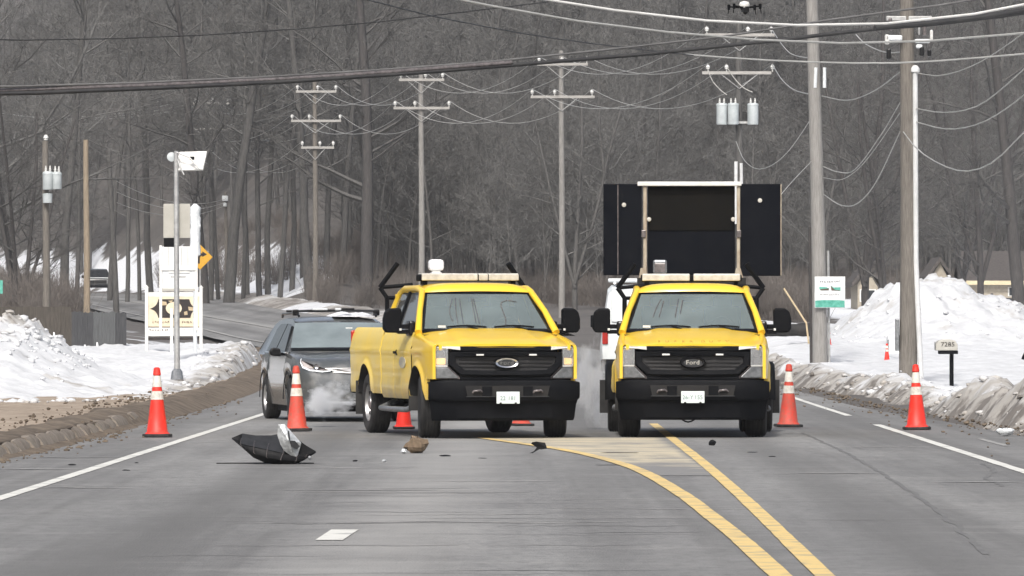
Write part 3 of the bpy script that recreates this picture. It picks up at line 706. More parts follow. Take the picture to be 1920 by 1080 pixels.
    for q in st_:  # thin dark tubes stand in for pole and wire reflections on the glass
        mb = MB(); mb.tube([Vector(wind(slerp([(i, p[0]) for i, p in enumerate(q)], (len(q)-1)*k/8), slerp([(i, p[1]) for i, p in enumerate(q)], (len(q)-1)*k/8), .006)) for k in range(9)], .0055, 5); mb.build('painted_reflection', M['lamp_smoke'], ws)
    mb = MB(); mb.box((-.60, 1.36, 1.455), (.10, .02, .03)); mb.build('sticker', M['white_paint'], ws)
    # interior: dash, wheel, seats
    mb = MB(); mb.box((0, 1.62, 1.34), (1.6, .35, .16)); mb.build('dashboard', DI, root)
    mb = MB(); mb.tube([(.40+.19*math.cos(a*.35), 1.95+.05*math.sin(a*.35), 1.40+.18*math.sin(a*.35)) for a in range(19)], .016, 6); mb.build('steering_wheel', DI, root)
    for x in (-.42, .42):
        mb = MB(); mb.box((x, 2.55, 1.42), (.5, .14, .62), Matrix.Rotation(-.18, 3, 'X')); mb.box((x, 2.60, 1.78), (.26, .10, .18)); mb.build('seat', M['rag_grey'], root, bevel=.04)
    mb = MB(); mb.box((0, 1.98, 1.82), (.24, .03, .07)); mb.build('rear_view_mirror', DI, root)
    # grille
    def slab(name, poly, y0, dep, m, parent, bevel=0):
        mb = MB(); mb.prism(poly, lambda p: (p[0], yfas(p[0])+y0, p[1]), lambda p: (p[0], yfas(p[0])+y0+dep, p[1])); return mb.build(name, m, parent, bevel=bevel)
    def ring(name, outer, inner, y0, dep, m, parent, bevel=0):
        n = len(outer); mb = MB(); f = lambda p, d: (p[0], yfas(p[0])+y0+d, p[1])
        vs = [f(p, 0) for p in outer]+[f(p, .015) for p in inner]+[f(p, dep) for p in outer]+[f(p, dep) for p in inner]
        fs = []
        for i in range(n):
            j = (i+1) % n
            fs += [(i, j, n+j, n+i), (2*n+i, 2*n+j, j, i), (n+i, n+j, 3*n+j, 3*n+i)]
        mb.add(vs, fs); return mb.build(name, m, parent, bevel=bevel)
    gr = slab('grille', [(-.60, 1.195), (.60, 1.195), (.60, .775), (-.60, .775)], .05, .10, DI, root)
    slab('grille_top_bar', [(-.61, 1.20), (0, 1.205), (.61, 1.20), (.60, 1.135), (0, 1.14), (-.60, 1.135)], -.002, .07, BP, gr, .01)
    out = [(-.745, 1.125), (-.3, 1.13), (.3, 1.13), (.745, 1.125), (.745, .965), (.60, .835), (.3, .825), (-.3, .825), (-.60, .835), (-.745, .965)]
    inn = [(-.665, 1.06), (-.3, 1.07), (.3, 1.07), (.665, 1.06), (.655, .985), (.545, .895), (.3, .885), (-.3, .885), (-.545, .895), (-.655, .985)]
    ring('grille_surround', out, inn, -.035, .10, BP, gr, .008)
    slab('grille_mesh', inn, .02, .03, M['grille_mesh'], gr)
    for zz in (.93, .98, 1.03):
        slab('grille_slat', [(-.62, zz-.006), (0, zz-.006), (.62, zz-.006), (.62, zz+.008), (0, zz+.008), (-.62, zz+.008)], .008, .02, BG, gr)
    slab('lower_grille_bar', [(-.60, .80), (0, .80), (.60, .80), (.60, .765), (0, .765), (-.60, .765)], .0, .06, BP, gr, .008)
    for s in (-1, 1): slab('marker_lamp', [(s*.30, 1.078), (s*.40, 1.078), (s*.40, 1.100), (s*.30, 1.100)], -.042, .02, M['white_lens'], gr, .004)
    # oval emblem
    ov = lambda a, b, n=32: [(a*math.cos(2*math.pi*k/n), .985+b*math.sin(2*math.pi*k/n)) for k in range(n)]
    mE = M['chrome'] if emblem == 'bright' else M['black_gloss']
    mb = MB(); f = lambda p, d: (p[0], yfas(0)+d, p[1]); o1, o2, o3 = ov(.172, .077), ov(.150, .062), ov(.120, .046)
    n = 32; mb.add([f(p, -.03) for p in o1]+[f(p, -.062) for p in o2]+[f(p, -.05) for p in o3], [(i, (i+1) % n, n+(i+1) % n, n+i) for i in range(n)]+[(n+i, n+(i+1) % n, 2*n+(i+1) % n, 2*n+i) for i in range(n)])
    eb = mb.build('emblem', mE, gr, smooth=60)
    mb = MB(); mb.add([f(p, -.05) for p in ov(.122, .047)], [tuple(range(n))]); mb.build('emblem_field', M['emblem_dark'], gr)
    text_mesh('Ford', .082, 'emblem_script', M['chrome'] if emblem == 'bright' else M['bar_grey'], gr, (0, yfas(0)-.054, .985), sx=1.15)
    # headlamps
    for s in (-1, 1):
        S = lambda pts: [(s*(a if a < .755 else .755+(a-.755)*.70), b) for a, b in pts]
        hl = slab('headlight', S([(.755, 1.165), (1.0, 1.165), (1.0, .775), (.60, .775), (.60, .80), (.755, .95)]), .035, .10, M['lamp_smoke'], root)
        slab('chrome_trim', S([(.60, 1.195), (.80, 1.20), (.985, 1.20), (.985, 1.172), (.80, 1.172), (.60, 1.15)]), .0, .04, M['white_lens'], hl, .004)
        slab('chrome_trim', S([(.765, 1.17), (.790, 1.17), (.790, .95), (.765, .95)]), .0, .04, M['lamp_grey'], hl, .004)
        slab('chrome_trim', S([(.765, .955), (.985, .955), (.985, .932), (.765, .932)]), -.002, .05, M['white_lens'], hl, .004)
        slab('chrome_trim', S([(.965, 1.17), (.990, 1.17), (.990, .955), (.965, .955)]), .0, .04, M['white_lens'], hl, .004)
        for zz, mm in ((1.105, M['chrome']), (1.005, M['amber_lit'] if lit else M['lamp_smoke'])):
            if mm is M['chrome']:
                mb = MB(); mb.lathe([(.001, .06), (.035, .05), (.055, .01), (.06, 0)], 18, 'y', (s*.845, yfas(.845)+.0, zz)); mb.build('reflector', mm, hl, smooth=60)
            else:
                slab('indicator', S([(.80, zz-.042), (.955, zz-.042), (.955, zz+.042), (.80, zz+.042)]), .0, .04, mm, hl, .012)
        slab('lower_lamp', S([(.765, .925), (.985, .925), (.985, .785), (.63, .785), (.63, .80)]), .0, .05, M['lamp_grey'], hl, .008)
        slab('lens', S([(.76, 1.168), (.99, 1.168), (.99, .955), (.76, .955)]), -.016, .006, M['lens_clear'], hl)
    # bumper, valance, hooks, plate
    mb = MB(); rows = []
    for k in range(33):
        x = -1.005+2.01*k/32; u = abs(x)/1.005; y = -.03+.22*u**4.5; e = .03*u**8
        rows.append([(x*.995, y+.14, .745-e), (x, y+.05, .765-e), (x, y+.012, .755-e), (x, y, .735-e), (x, y, .55+e), (x, y+.018, .50+e), (x*.985, y+.06, .475+e), (x*.965, y+.075, .44), (x*.945, y+.085, .27), (x*.935, y+.11, .235), (x*.93, y+.2, .235)])
    mb.grid(rows); bump = mb.build('bumper', BP, root, smooth=32)
    mb = MB(); mb.prism([(-.56, .69), (.56, .69), (.53, .555), (-.53, .555)], lambda p: (p[0], -.034, p[1]), lambda p: (p[0], -.031, p[1])); mb.build('bumper_opening', DI, bump)
    mb = MB(); mb.box((0, -.036, .548), (1.1, .012, .014)); mb.build('bumper_lip', M['rag_grey'], bump, bevel=.004)
    for s in (-1, 1):
        mb = MB(); mb.box((s*.27, -.036, .62), (.13, .012, .125)); mb.build('bumper_post', BP, bump, bevel=.004)
        mb = MB(); mb.tube([(s*.40-.06, -.03, .60), (s*.40-.05, -.07, .62), (s*.40+.03, -.075, .63), (s*.40+.06, -.03, .61)], .016, 6); mb.build('tow_hook', M['lamp_smoke'], bump, smooth=60)
    mb = MB(); mb.box((0, -.060, .535), (.305, .012, .155)); pl = mb.build('license_plate', M['plate'], bump, bevel=.004)
    if emblem == 'bright': [text_mesh(t_, .075, 'plate_lettering', M['plate_ink'], bump, (x_, -.0675, .525)) for t_, x_ in (('22', -.07), ('181', .05))]
    else: [text_mesh(t_, .075, 'plate_lettering', M['plate_ink'], bump, (x_, -.0675, .53)) for t_, x_ in (('26-Y', -.065), ('155', .075))]
    for x in (-.10, .10):
        mb = MB(); mb.box((x, -.067, .465), (.028, .012, .016)); mb.build('plate_bolt', DI, bump)
    # hood lettering pressed into the leading edge
    if emblem != 'bright':
        for i, ch in enumerate('SUPERDUTY'):
            x = -.44+i*.105+(.05 if i > 4 else 0)
            text_mesh(ch, .058, 'hood_letter', M['letter_shadow'], hood, (x, .135+.13*(abs(x)/.905)**3, 1.262), rot=(R(35), 0, 0), sx=1.4)
    # tow mirrors
    for s in (-1, 1):
        mb = MB(); pr = [(1.085, 1.40), (1.085, 1.685), (1.12, 1.70), (1.24, 1.695), (1.30, 1.655), (1.325, 1.56), (1.325, 1.43), (1.29, 1.375), (1.12, 1.37)]
        mb.prism([(s*a, b) for a, b in pr], lambda p: (p[0]*1.0, 1.62+.05*abs(p[0]-s*1.08), p[1]), lambda p: (p[0], 1.76, p[1])); mi = mb.build('mirror', BP, root, bevel=.028)
        mb = MB(); mb.box((s*1.02, 1.68, 1.455), (.22, .10, .06)); mb.box((s*1.02, 1.68, 1.385), (.22, .10, .055)); mb.build('mirror_arm', BP, mi, bevel=.01)
        mb = MB(); mb.box((s*.955, 1.70, 1.43), (.09, .30, .20)); mb.build('mirror_base', BG, mi, bevel=.03)
        mb = MB(); mb.box((s*1.105, 1.617, 1.415), (.03, .012, .03)); mb.build('mirror_lamp', M['white_lens'], mi, bevel=.004)
    # wheels
    for s in (-1, 1):
        wheel(root, (s*.84, fa, zw), steer, out=s)
        if dually: wheel(root, (s*1.03, ra, zw), 0, out=s, w=.21, dual=True, rimmat=M['chrome']); wheel(root, (s*.79, ra, zw), 0, out=s, w=.22, dual=True)
        else: wheel(root, (s*.85, ra, zw), 0, out=s)
    if dually:
        for s in (-1, 1):
            mb = MB(); rr = []
            for k in range(17):
                a = math.pi*k/16; rr.append([(s*.98, ra-math.cos(a)*.52, zw+.04+math.sin(a)*.52), (s*1.14, ra-math.cos(a)*.52, zw+.04+math.sin(a)*.52), (s*1.17, ra-math.cos(a)*.49, zw+.03+math.sin(a)*.48)])
            mb.grid(rr); mb.build('fender_flare', BP, root, smooth=50)
        mb = MB(); mb.tube([(-.18+.04*k-.03, 1.2, .30-.11*math.sin(math.pi*k/8)) for k in range(9)], .012, 6); mb.build('dangling_hose', DI, root)
    # roof equipment
    mb = MB(); mb.box((0, 2.62, 2.105), (1.36, .30, .095)); lb = mb.build('light_bar', BP, root, bevel=.02)
    segs = ((-.66, -.02), (.03, .66)) if emblem != 'bright' else ((-.66, .10), (.115, .24), (.25, .66))
    for a, b in segs:
        mb = MB(); mb.box(((a+b)/2, 2.455, 2.112), (b-a, .03, .088)); mb.box(((a+b)/2, 2.60, 2.150), (b-a, .26, .03)); mb.build('light_lens', M['bar_grey'], lb, bevel=.012)
    for s in (-1, 1):
        mb = MB(); mb.box((s*.60, 2.62, 2.04), (.06, .2, .06)); mb.build('bar_foot', BP, lb)
    bx = -.42 if emblem != 'bright' else -.42
    if beacon == 'white':
        mb = MB(); mb.box((bx, 2.70, 2.275), (.205, .16, .155)); be = mb.build('beacon', M['beacon_white'], root, bevel=.045); mb = MB(); mb.box((bx, 2.70, 2.185), (.11, .10, .06)); mb.box((bx, 2.70, 2.162), (.15, .13, .03)); mb.build('beacon_foot', M['white_lens'], be, bevel=.012)
    else:
        mb = MB(); mb.box((bx, 2.72, 2.26), (.19, .10, .19)); be = mb.build('work_lamp', M['lamp_grey'], root, bevel=.03)
        mb = MB(); mb.box((bx, 2.665, 2.245), (.145, .012, .12)); mb.build('lamp_lens', M['lamp_smoke'], be, bevel=.01)
        mb = MB(); mb.box((bx, 2.72, 2.155), (.06, .06, .05)); mb.build('lamp_foot', BP, be)
    for s in (-1, 1):
        mb = MB(); mb.tube([(s*.995, 3.72, 1.98), (s*.76, 3.66, 2.31)], .036, 6); mb.tube([(s*.995, 3.72, 1.98), (s*.55, 3.70, 2.02)], .030, 6)
        mb.tube([(s*.995, 3.72, 1.98), (s*.90, 3.70, 1.84), (s*.90, 3.70, 1.42)], .034, 6); mb.build('rack_arm', BP, root, smooth=40)
    mb = MB(); mb.tube([(-.93, 3.70, 1.84), (.93, 3.70, 1.84)], .03, 6); mb.build('rack_rail', BP, root)
    return root
M['beacon_white'] = mat('beacon_lens', (.86, .87, .88), .35, col2=(.78, .79, .8), scale=5, coat=.4)
M['seal'] = mat('door_seal_print', (.60, .52, .30), .5, col2=(.45, .46, .45), scale=16)
M['emblem_dark'] = mat('emblem_field', (.035, .037, .04), .3, col2=(.06, .062, .066), scale=30, metal=.4)
M['letter_shadow'] = mat('pressed_letter', (.52, .34, .05), .5, col2=(.45, .3, .06), scale=20)
def gmesh():
    m = mat('grille_mesh', (.006, .006, .007), .6, col2=(.014, .014, .015), scale=40); return m
M['grille_mesh'] = gmesh()
tl = G(951, 822); tl_loc = (tl.x, 79.6, 0)
truck_a = make_truck(tl_loc, R(11.6), 'yellow highway pickup turned slightly, white beacon on its roof light bar', steer=R(-9), lit=True)
trb = G(1300, 822)
truck_b = make_truck((trb.x, 80.2, 0), R(-1.2), 'yellow dual rear wheel truck carrying the raised black message board', dually=True, beacon='grey', emblem='dark')
# message board on the second truck: centre case, two folded-out wings, posts and top rail
bd = bpy.data.objects.new('message_board', None); COL.objects.link(bd); bd.parent = truck_b; bd.location = (.02, 4.6, 0)
def board_box(name, x0, x1, z0, z1, y, t, m, bev=.01):
    mb = MB(); mb.box(((x0+x1)/2, y, (z0+z1)/2), (x1-x0, t, z1-z0)); return mb.build(name, m, bd, bevel=bev)
zB, zT = 2.16, 3.43
board_box('wing_panel', -1.215, -.685, zB, zT-.01, .0, .10, M['board_black'])
board_box('wing_panel', .665, 1.235, zB-.01, zT-.01, .0, .10, M['board_black'])
board_box('centre_case', -.60, .60, zB-.02, zT-.03, .10, .12, M['board_black'])
board_box('upper_window', -.585, .585, zB+.62, zT-.07, .030, .012, M['board_face'], 0)
board_box('lower_window', -.585, .585, zB+.02, zB+.60, .022, .012, M['board_black'], 0)
board_box('wing_seam', -1.02, -1.008, zB+.01, zT-.02, -.052, .008, M['lamp_smoke'], 0)
board_box('wing_edge', 1.228, 1.24, zB-.005, zT-.015, -.01, .11, M['tan_steel'], 0)
for x0, x1 in ((-.665, -.615), (.625, .672)): board_box('post', x0, x1, zB-.14, zT-.04, -.03, .07, M['tan_steel'])
for x in (-.66, .655):
    mb = MB(); mb.prism([(x-.09, zB-.15), (x+.09, zB-.15), (x+.02, zB+.10), (x-.04, zB+.10)], lambda p: (p[0], -.08, p[1]), lambda p: (p[0], -.066, p[1])); mb.build('gusset', M['tan_steel'], bd)
    board_box('post_hinge', x-.03, x+.03, zB+.52, zB+.62, -.075, .03, M['lamp_smoke'], .006)
board_box('top_rail', -.745, .69, zT-.04, zT+.02, -.02, .16, M['white_paint'])
for x, z in ((-.93, zB+.97), (.945, zB+1.03), (-.585, zB+.77), (.575, zB+.77)):
    mb = MB(); mb.lathe([(.001, -.075), (.028, -.07), (.032, -.05)], 12, 'y', (x, 0, z)); mb.build('latch', M['bar_grey'], bd, smooth=60)
mb = MB(); mb.box((0, .1, 1.45), (1.5, .5, 1.35)); mb.build('board_pedestal', M['dark_inner'], bd)

# ------------------------------------------------------------------ other vehicles
def loft_car(root, stations, m, name='body', smooth=38):
    """stations: (y, [(x,z)...]) half sections from sill to centre line"""
    mb = MB(); rows = []
    for y, sec in stations:
        rows.append([(-x, y, z) for x, z in sec]+[(x, y, z) for x, z in reversed(sec)][1:] if abs(sec[-1][0]) < 1e-6 else [(-x, y, z) for x, z in sec]+[(x, y, z) for x, z in reversed(sec)])
    mb.grid(rows)
    n = len(rows[0]); mb.f.append(tuple(range(n))); b = len(mb.v)-n; mb.f.append(tuple(b+k for k in range(n)))
    return mb.build(name, m, root, smooth=smooth)
def make_suv(loc, rz, label):
    root = empty('parked_suv', loc, rz, label, 'car')
    fa, ra, zw, RA = .92, 3.58, .345, .40
    def hoodz(y): return lerp([(0, .80), (.06, .90), (.2, .985), (.6, 1.05), (1.05, 1.10), (1.15, 1.115)], y)
    def wid(y): return lerp([(0, .70), (.08, .80), (.25, .875), (.6, .915), (1.2, .925), (3.6, .925), (4.3, .88), (4.55, .82)], y)
    def zbot(y):
        z = lerp([(0, .34), (.3, .24), (4.2, .26), (4.55, .38)], y)
        for c in (fa, ra):
            if abs(y-c) < RA: z = max(z, zw+math.sqrt(RA*RA-(y-c)**2))
        return z
    ysn = sorted(set([0, .03, .08, .15, .25, .4]+[round(fa+RA*math.cos(math.pi*k/14), 3) for k in range(15)]+[1.4, 1.8, 2.4, 3.0]+[round(ra+RA*math.cos(math.pi*k/14), 3) for k in range(15)]+[4.1, 4.3, 4.45, 4.55]))
    stt = []
    for y in ysn:
        w = wid(y); zb = zbot(y); belt = min(hoodz(y)-.03, 1.08) if y < 1.15 else 1.06
        sec = [(w-.05, zb)]
        for t in (.0, .15, .35, .6, .8, 1.0):
            z = zb+(belt-zb)*t; x = w-.05*(1-t)**3-.03*t**3+.02*math.exp(-((z-.82)/.05)**2)
            sec.append((x, z+.002))
        top = hoodz(y) if y < 1.15 else 1.10
        sec += [(w-.08, belt+.03), (w*.72, top-.012), (w*.35, top), (0, top+.008)]
        stt.append((y, sec))
    loft_car(root, stt, M['suv_dirty'])
    # greenhouse: dark shell with painted roof and pillars
    def roofz(y): return lerp([(1.05, 1.10), (1.80, 1.56), (2.2, 1.64), (3.0, 1.655), (3.8, 1.61), (4.1, 1.52), (4.5, 1.10)], y)
    gs = []
    for y in (1.02, 1.3, 1.55, 1.80, 2.0, 2.3, 3.0, 3.7, 4.0, 4.2, 4.45):
        zr = roofz(y); t = (zr-1.10)/.55; wt = .90-.26*t; gs.append((y, [(.90, 1.04), (.90-.05*t, 1.07), (.88-.20*t, 1.06+(zr-1.06)*.80), (wt, zr-.025), (wt*.6, zr), (0, zr+.012)]))
    loft_car(root, gs, M['suv_paint'], 'cabin', 40)
    def wp(u, t): # point on windscreen
        y = 1.07+.70*t; z = roofz(y); tt = (z-1.10)/.55; return (u*(.86-.215*tt), y-.055*(1-u*u), z+.022+.008*(1-u*u))
    mb = MB(); mb.grid([[wp(k/10*2-1, .04+.94*i/8) for k in range(11)] for i in range(9)]); ws = mb.build('windshield', M['suv_glass'], root, smooth=180)
    mb = MB(); mb.grid([[tuple(Vector(wp(k/10*2-1, t))+Vector((0, -.012, .004))) for k in range(11)] for t in (-.02, .05)]); mb.build('wiper_tray', M['black_gloss'], ws)
    mb = MB(); mb.box((.12, 1.55, 1.46), (.10, .01, .045)); mb.build('mirror_sticker', M['white_lens'], ws)
    for s in (-1, 1):
        def sx(z): return .90-.245*max(0, (z-1.06))/.55*1.0
        def win(nm, pts, m):
            mb = MB(); mb.prism(pts, lambda p: (s*(sx(p[1])+.0), p[0], p[1]), lambda p: (s*(sx(p[1])+.022), p[0], p[1])); return mb.build(nm, m, root)
        win('side_window', [(1.38, 1.10), (1.92, 1.50), (2.38, 1.54), (2.40, 1.10)], M['tint_glass'])
        win('side_window', [(2.48, 1.10), (2.46, 1.54), (3.15, 1.54), (3.38, 1.46), (3.42, 1.10)], M['tint_glass'])
        win('window_trim', [(1.30, 1.075), (1.30, 1.095), (3.5, 1.095), (3.5, 1.075)], M['chrome'])
        mb = MB(); mb.prism([(s*.94, 1.02), (s*1.10, 1.03), (s*1.13, 1.10), (s*1.09, 1.165), (s*.96, 1.15)], lambda p: (p[0], 1.44, p[1]), lambda p: (p[0], 1.60, p[1])); mi = mb.build('mirror', M['black_gloss'], root, bevel=.025)
        mb = MB(); mb.box((s*.92, 1.52, 1.06), (.12, .08, .05)); mb.build('mirror_stalk', M['black_plastic'], mi)
        # lamps
        mb = MB(); pts = [(.36, .80), (.52, .795), (.80, .85), (.845, .93), (.83, .975), (.66, .90)]
        yf = lambda x: lerp([(0, -.03), (.5, -.025), (.68, -.018), (.80, .05), (.85, .16), (.88, .24)], abs(x))
        mb.prism([(s*a, b) for a, b in pts], lambda p: (p[0], yf(p[0])-.012, p[1]), lambda p: (p[0], yf(p[0])+.12, p[1])); hl = mb.build('headlight', M['lamp_smoke'], root, bevel=.01)
        mb = MB(); pl = [(.40, .795), (.52, .782), (.72, .805), (.815, .85), (.84, .93), (.835, .985)]
        mb.grid([[(s*a, yf(a)-.022, b), (s*(a-.012), yf(a)-.026, b+.02)] for a, b in pl]); mb.build('running_light', M['drl'], hl)
        mb = MB(); mb.lathe([(.001, .02), (.035, .01), (.05, -.012)], 14, 'y', (s*.62, yf(.62)-.0, .86)); mb.build('reflector', M['chrome'], hl, smooth=60)
        mb = MB(); mb.box((s*.66, .06, .50), (.16, .05, .07)); mb.build('fog_lamp', M['lamp_grey'], root, bevel=.015)
        for c in (fa, ra): wheel(root, (s*.80, c, zw), R(-6) if c == fa else 0, r=.345, w=.235, out=s)
        mb = MB(); [mb.grid([[(s*(wid(c)+.005), c-math.cos(math.pi*k/14)*(RA+.0), zw+math.sin(math.pi*k/14)*(RA)), (s*(wid(c)+.012), c-math.cos(math.pi*k/14)*(RA+.055), zw+math.sin(math.pi*k/14)*(RA+.055))] for k in range(15)]) for c in (fa, ra)]; mb.build('arch_cladding', M['black_plastic'], root)
        mb = MB(); mb.tube([(s*.60, 1.95, 1.665), (s*.62, 2.1, 1.71), (s*.62, 3.6, 1.70), (s*.60, 3.8, 1.65)], .02, 6); mb.build('roof_rail', M['black_gloss'], root)
    yg = lambda x: -.02+.12*(abs(x)/.6)**2
    mb = MB(); mb.prism([(-.50, .80), (.50, .80), (.42, .60), (-.42, .60)], lambda p: (p[0], yg(p[0])-.005, p[1]), lambda p: (p[0], yg(p[0])+.1, p[1])); gr = mb.build('grille', M['dark_inner'], root)
    mb = MB(); mb.prism([(-.52, .845), (-.30, .85), (0, .85), (.30, .85), (.52, .845), (.36, .765), (0, .76), (-.36, .765)], lambda p: (p[0], yg(p[0])-.03, p[1]), lambda p: (p[0], yg(p[0])+.03, p[1])); mb.build('chrome_bar', M['rim'], gr, bevel=.015)
    mb = MB(); mb.prism([(-.62, .44), (.62, .44), (.56, .33), (-.56, .33)], lambda p: (p[0], .0+.1*abs(p[0]), p[1]), lambda p: (p[0], .1+.1*abs(p[0]), p[1])); mb.build('lower_intake', M['dark_inner'], root)
    mb = MB(); mb.tube([(-.74, .16, .33), (-.5, .04, .30), (0, .0, .295), (.5, .04, .30), (.74, .16, .33)], .03, 8); mb.build('skid_lip', M['lamp_grey'], root, smooth=60)
    # roof carrier
    mb = MB(); mb.tube([(-.66, 2.12, 1.74), (-.3, 2.12, 1.755), (.3, 2.12, 1.755), (.66, 2.12, 1.74)], .025, 8, flat=.7); c1 = mb.build('carrier_bar', M['black_gloss'], root)
    mb = MB(); mb.tube([(-.66, 2.95, 1.745), (.66, 2.95, 1.745)], .025, 8, flat=.7); mb.build('carrier_bar', M['black_gloss'], root)
    for s in (-1, 1):
        mb = MB(); mb.box((s*.63, 2.14, 1.72), (.10, .14, .10)); mb.build('carrier_foot', M['black_gloss'], c1, bevel=.02)
    for x0, x1, mm in ((-.38, -.14, 'litter_white'), (-.02, .07, 'litter_white'), (.08, .28, 'black_gloss')):
        mb = MB(); mb.box(((x0+x1)/2, 2.07, 1.775), (x1-x0, .07, .035)); mb.build('carrier_clamp', M[mm], c1, bevel=.01)
    mb = MB(); mb.box((0, 2.9, .20), (1.5, 2.6, .12)); mb.build('underbody', M['dark_inner'], root)
    return root
M['drl'] = mat('running_light', (.8, .82, .85), .3, col2=(.7, .72, .75), scale=12, emit=((.95, .97, 1), .45))
sl = G(600, 790); suv = make_suv((P(668, 790, 93).x, 93.0, 0), R(10), 'grey salt-stained SUV with roof rack behind the turned pickup'); suv.scale = (1, 1, .965)
# ridge of snow left on the SUV's roof
mb = MB(); rows = []
for i in range(13):
    row = []
    for k in range(9):
        u = k/8*2-1; v = i/12*2-1; b = max(0, (1-abs(u)**3)*(1-abs(v)**3)); row.append((.30+u*.34, 2.75+v*.75, 1.655+b*(.06+.05*fbm(i*.5, k*.6, 1))))
    rows.append(row)
mb.grid(rows); o = mb.build('roof_snow', M['snow_clump'], suv, smooth=180)

# white van half hidden behind the board truck
def make_van(loc, rz, label):
    root = empty('parked_van', loc, rz, label, 'van')
    st = []
    for y, top, w in ((0, 1.5, .90), (.12, 2.16, .93), (.4, 2.24, .95), (1.5, 2.28, .95), (3.0, 2.26, .95), (3.6, 2.1, .95), (4.1, 1.45, .94), (4.8, 1.10, .90), (5.0, .9, .84)):
        zb = .42; st.append((y, [(w-.04, zb), (w, zb+.1), (w+.02, .95), (w-.02, min(top-.05, 1.30)), (w-.14, top-.10), (w-.22, top-.02), (0, top)]))
    loft_car(root, st, M['van_white'], 'body', 35)
    mb = MB(); mb.box((0, .03, .58), (1.9, .20, .26)); mb.build('rear_bumper', M['black_plastic'], root, bevel=.03)
    for s in (-1, 1):
        mb = MB(); mb.box((s*.86, .01, 1.15), (.12, .10, .26)); mb.build('tail_light', M['red_lens'], root, bevel=.02)
        mb = MB(); mb.box((s*.40, .03, 1.72), (.66, .06, .50), Matrix.Rotation(-.16, 3, 'X')); mb.build('rear_window', M['van_white'] if s < 0 else M['tint_glass'], root, bevel=.03)
        wheel(root, (s*.80, .95, .36), 0, r=.36, w=.24, out=s); wheel(root, (s*.80, 4.05, .36), 0, r=.36, w=.24, out=s)
        mb = MB(); mb.box((s*1.10, 3.6, 1.50), (.16, .08, .26)); mb.box((s*1.0, 3.6, 1.45), (.12, .05, .05)); mb.build('mirror', M['black_plastic'], root, bevel=.02)
        mb = MB(); mb.tube([(s*.66, .5, 2.30), (s*.66, 2.8, 2.33)], .035, 6); mb.build('roof_rail', M['litter_white'], root)
    for yy in (.6, 2.6):
        mb = MB(); mb.box((0, yy, 2.36), (1.6, .12, .07)); mb.build('roof_bar', M['litter_white'], root, bevel=.02)
    mb = MB(); mb.box((0, -.03, 1.42), (1.5, .02, .012)); mb.build('door_seam', M['lamp_grey'], root)
    mb = MB(); mb.box((0, .0, 1.25), (.012, .09, 1.4)); mb.build('door_seam', M['lamp_grey'], root)
    mb = MB(); mb.box((-.16, -.04, 1.05), (.28, .03, .07)); mb.build('door_handle', M['black_plastic'], root, bevel=.01)
    return root
van = make_van((P(1212, 700, 128).x, 128, gz(128)), R(-1), 'white van with roof bars behind the board truck')

def make_far_pickup(loc, rz, label):
    root = empty('pickup_truck', loc, rz, label, 'pickup truck')
    st = []
    for y, top, w in ((0, .85, .86), (.08, 1.05, .92), (.3, 1.14, .97), (1.4, 1.22, .98), (1.5, 1.2, .98), (5.3, 1.2, .97), (5.5, 1.15, .95)):
        st.append((y, [(w-.05, .5), (w, .6), (w+.01, .9), (w-.03, top-.06), (w-.12, top), (0, top+.02)]))
    loft_car(root, st, M['suv_paint'], 'body', 35)
    gs = [(y, [(.86, 1.18), (w, 1.2+(z-1.2)*.8), (w-.06, z-.02), (0, z)]) for y, z, w in ((1.35, 1.22, .86), (2.0, 1.80, .70), (2.3, 1.86, .68), (3.2, 1.86, .68), (3.4, 1.75, .70), (3.55, 1.2, .84))]
    loft_car(root, gs, M['suv_paint'], 'cabin', 35)
    mb = MB(); mb.grid([[(u*(.80-.13*t), 1.38+.60*t-.03, 1.27+.50*t) for u in (-1, -.5, 0, .5, 1)] for t in (0, .5, 1)]); mb.build('windshield', M['tint_glass'], root)
    mb = MB(); mb.box((0, .02, .90), (1.2, .10, .26)); mb.build('grille', M['dark_inner'], root)
    mb = MB(); mb.box((0, -.02, .62), (1.9, .16, .22)); mb.build('bumper', M['black_plastic'], root, bevel=.03)
    mb = MB(); mb.box((0, .35, 1.18), (1.6, .4, .06)); mb.build('hood_snow', M['litter_white'], root, bevel=.02)
    for s in (-1, 1):
        mb = MB(); mb.box((s*.78, .04, .92), (.26, .10, .18)); mb.build('headlight', M['lamp_grey'], root, bevel=.02)
        for c in (.95, 4.5): wheel(root, (s*.83, c, .39), R(8) if c < 1 else 0, r=.39, w=.26, out=s)
        mb = MB(); mb.box((s*1.08, 1.65, 1.28), (.20, .08, .20)); mb.build('mirror', M['black_plastic'], root, bevel=.02)
    return root
fp = P(184, 556, 440); make_far_pickup((fp.x, 440, gz(440)+.02), R(4), 'dark pickup in the distance on the bend, behind the tan pole')

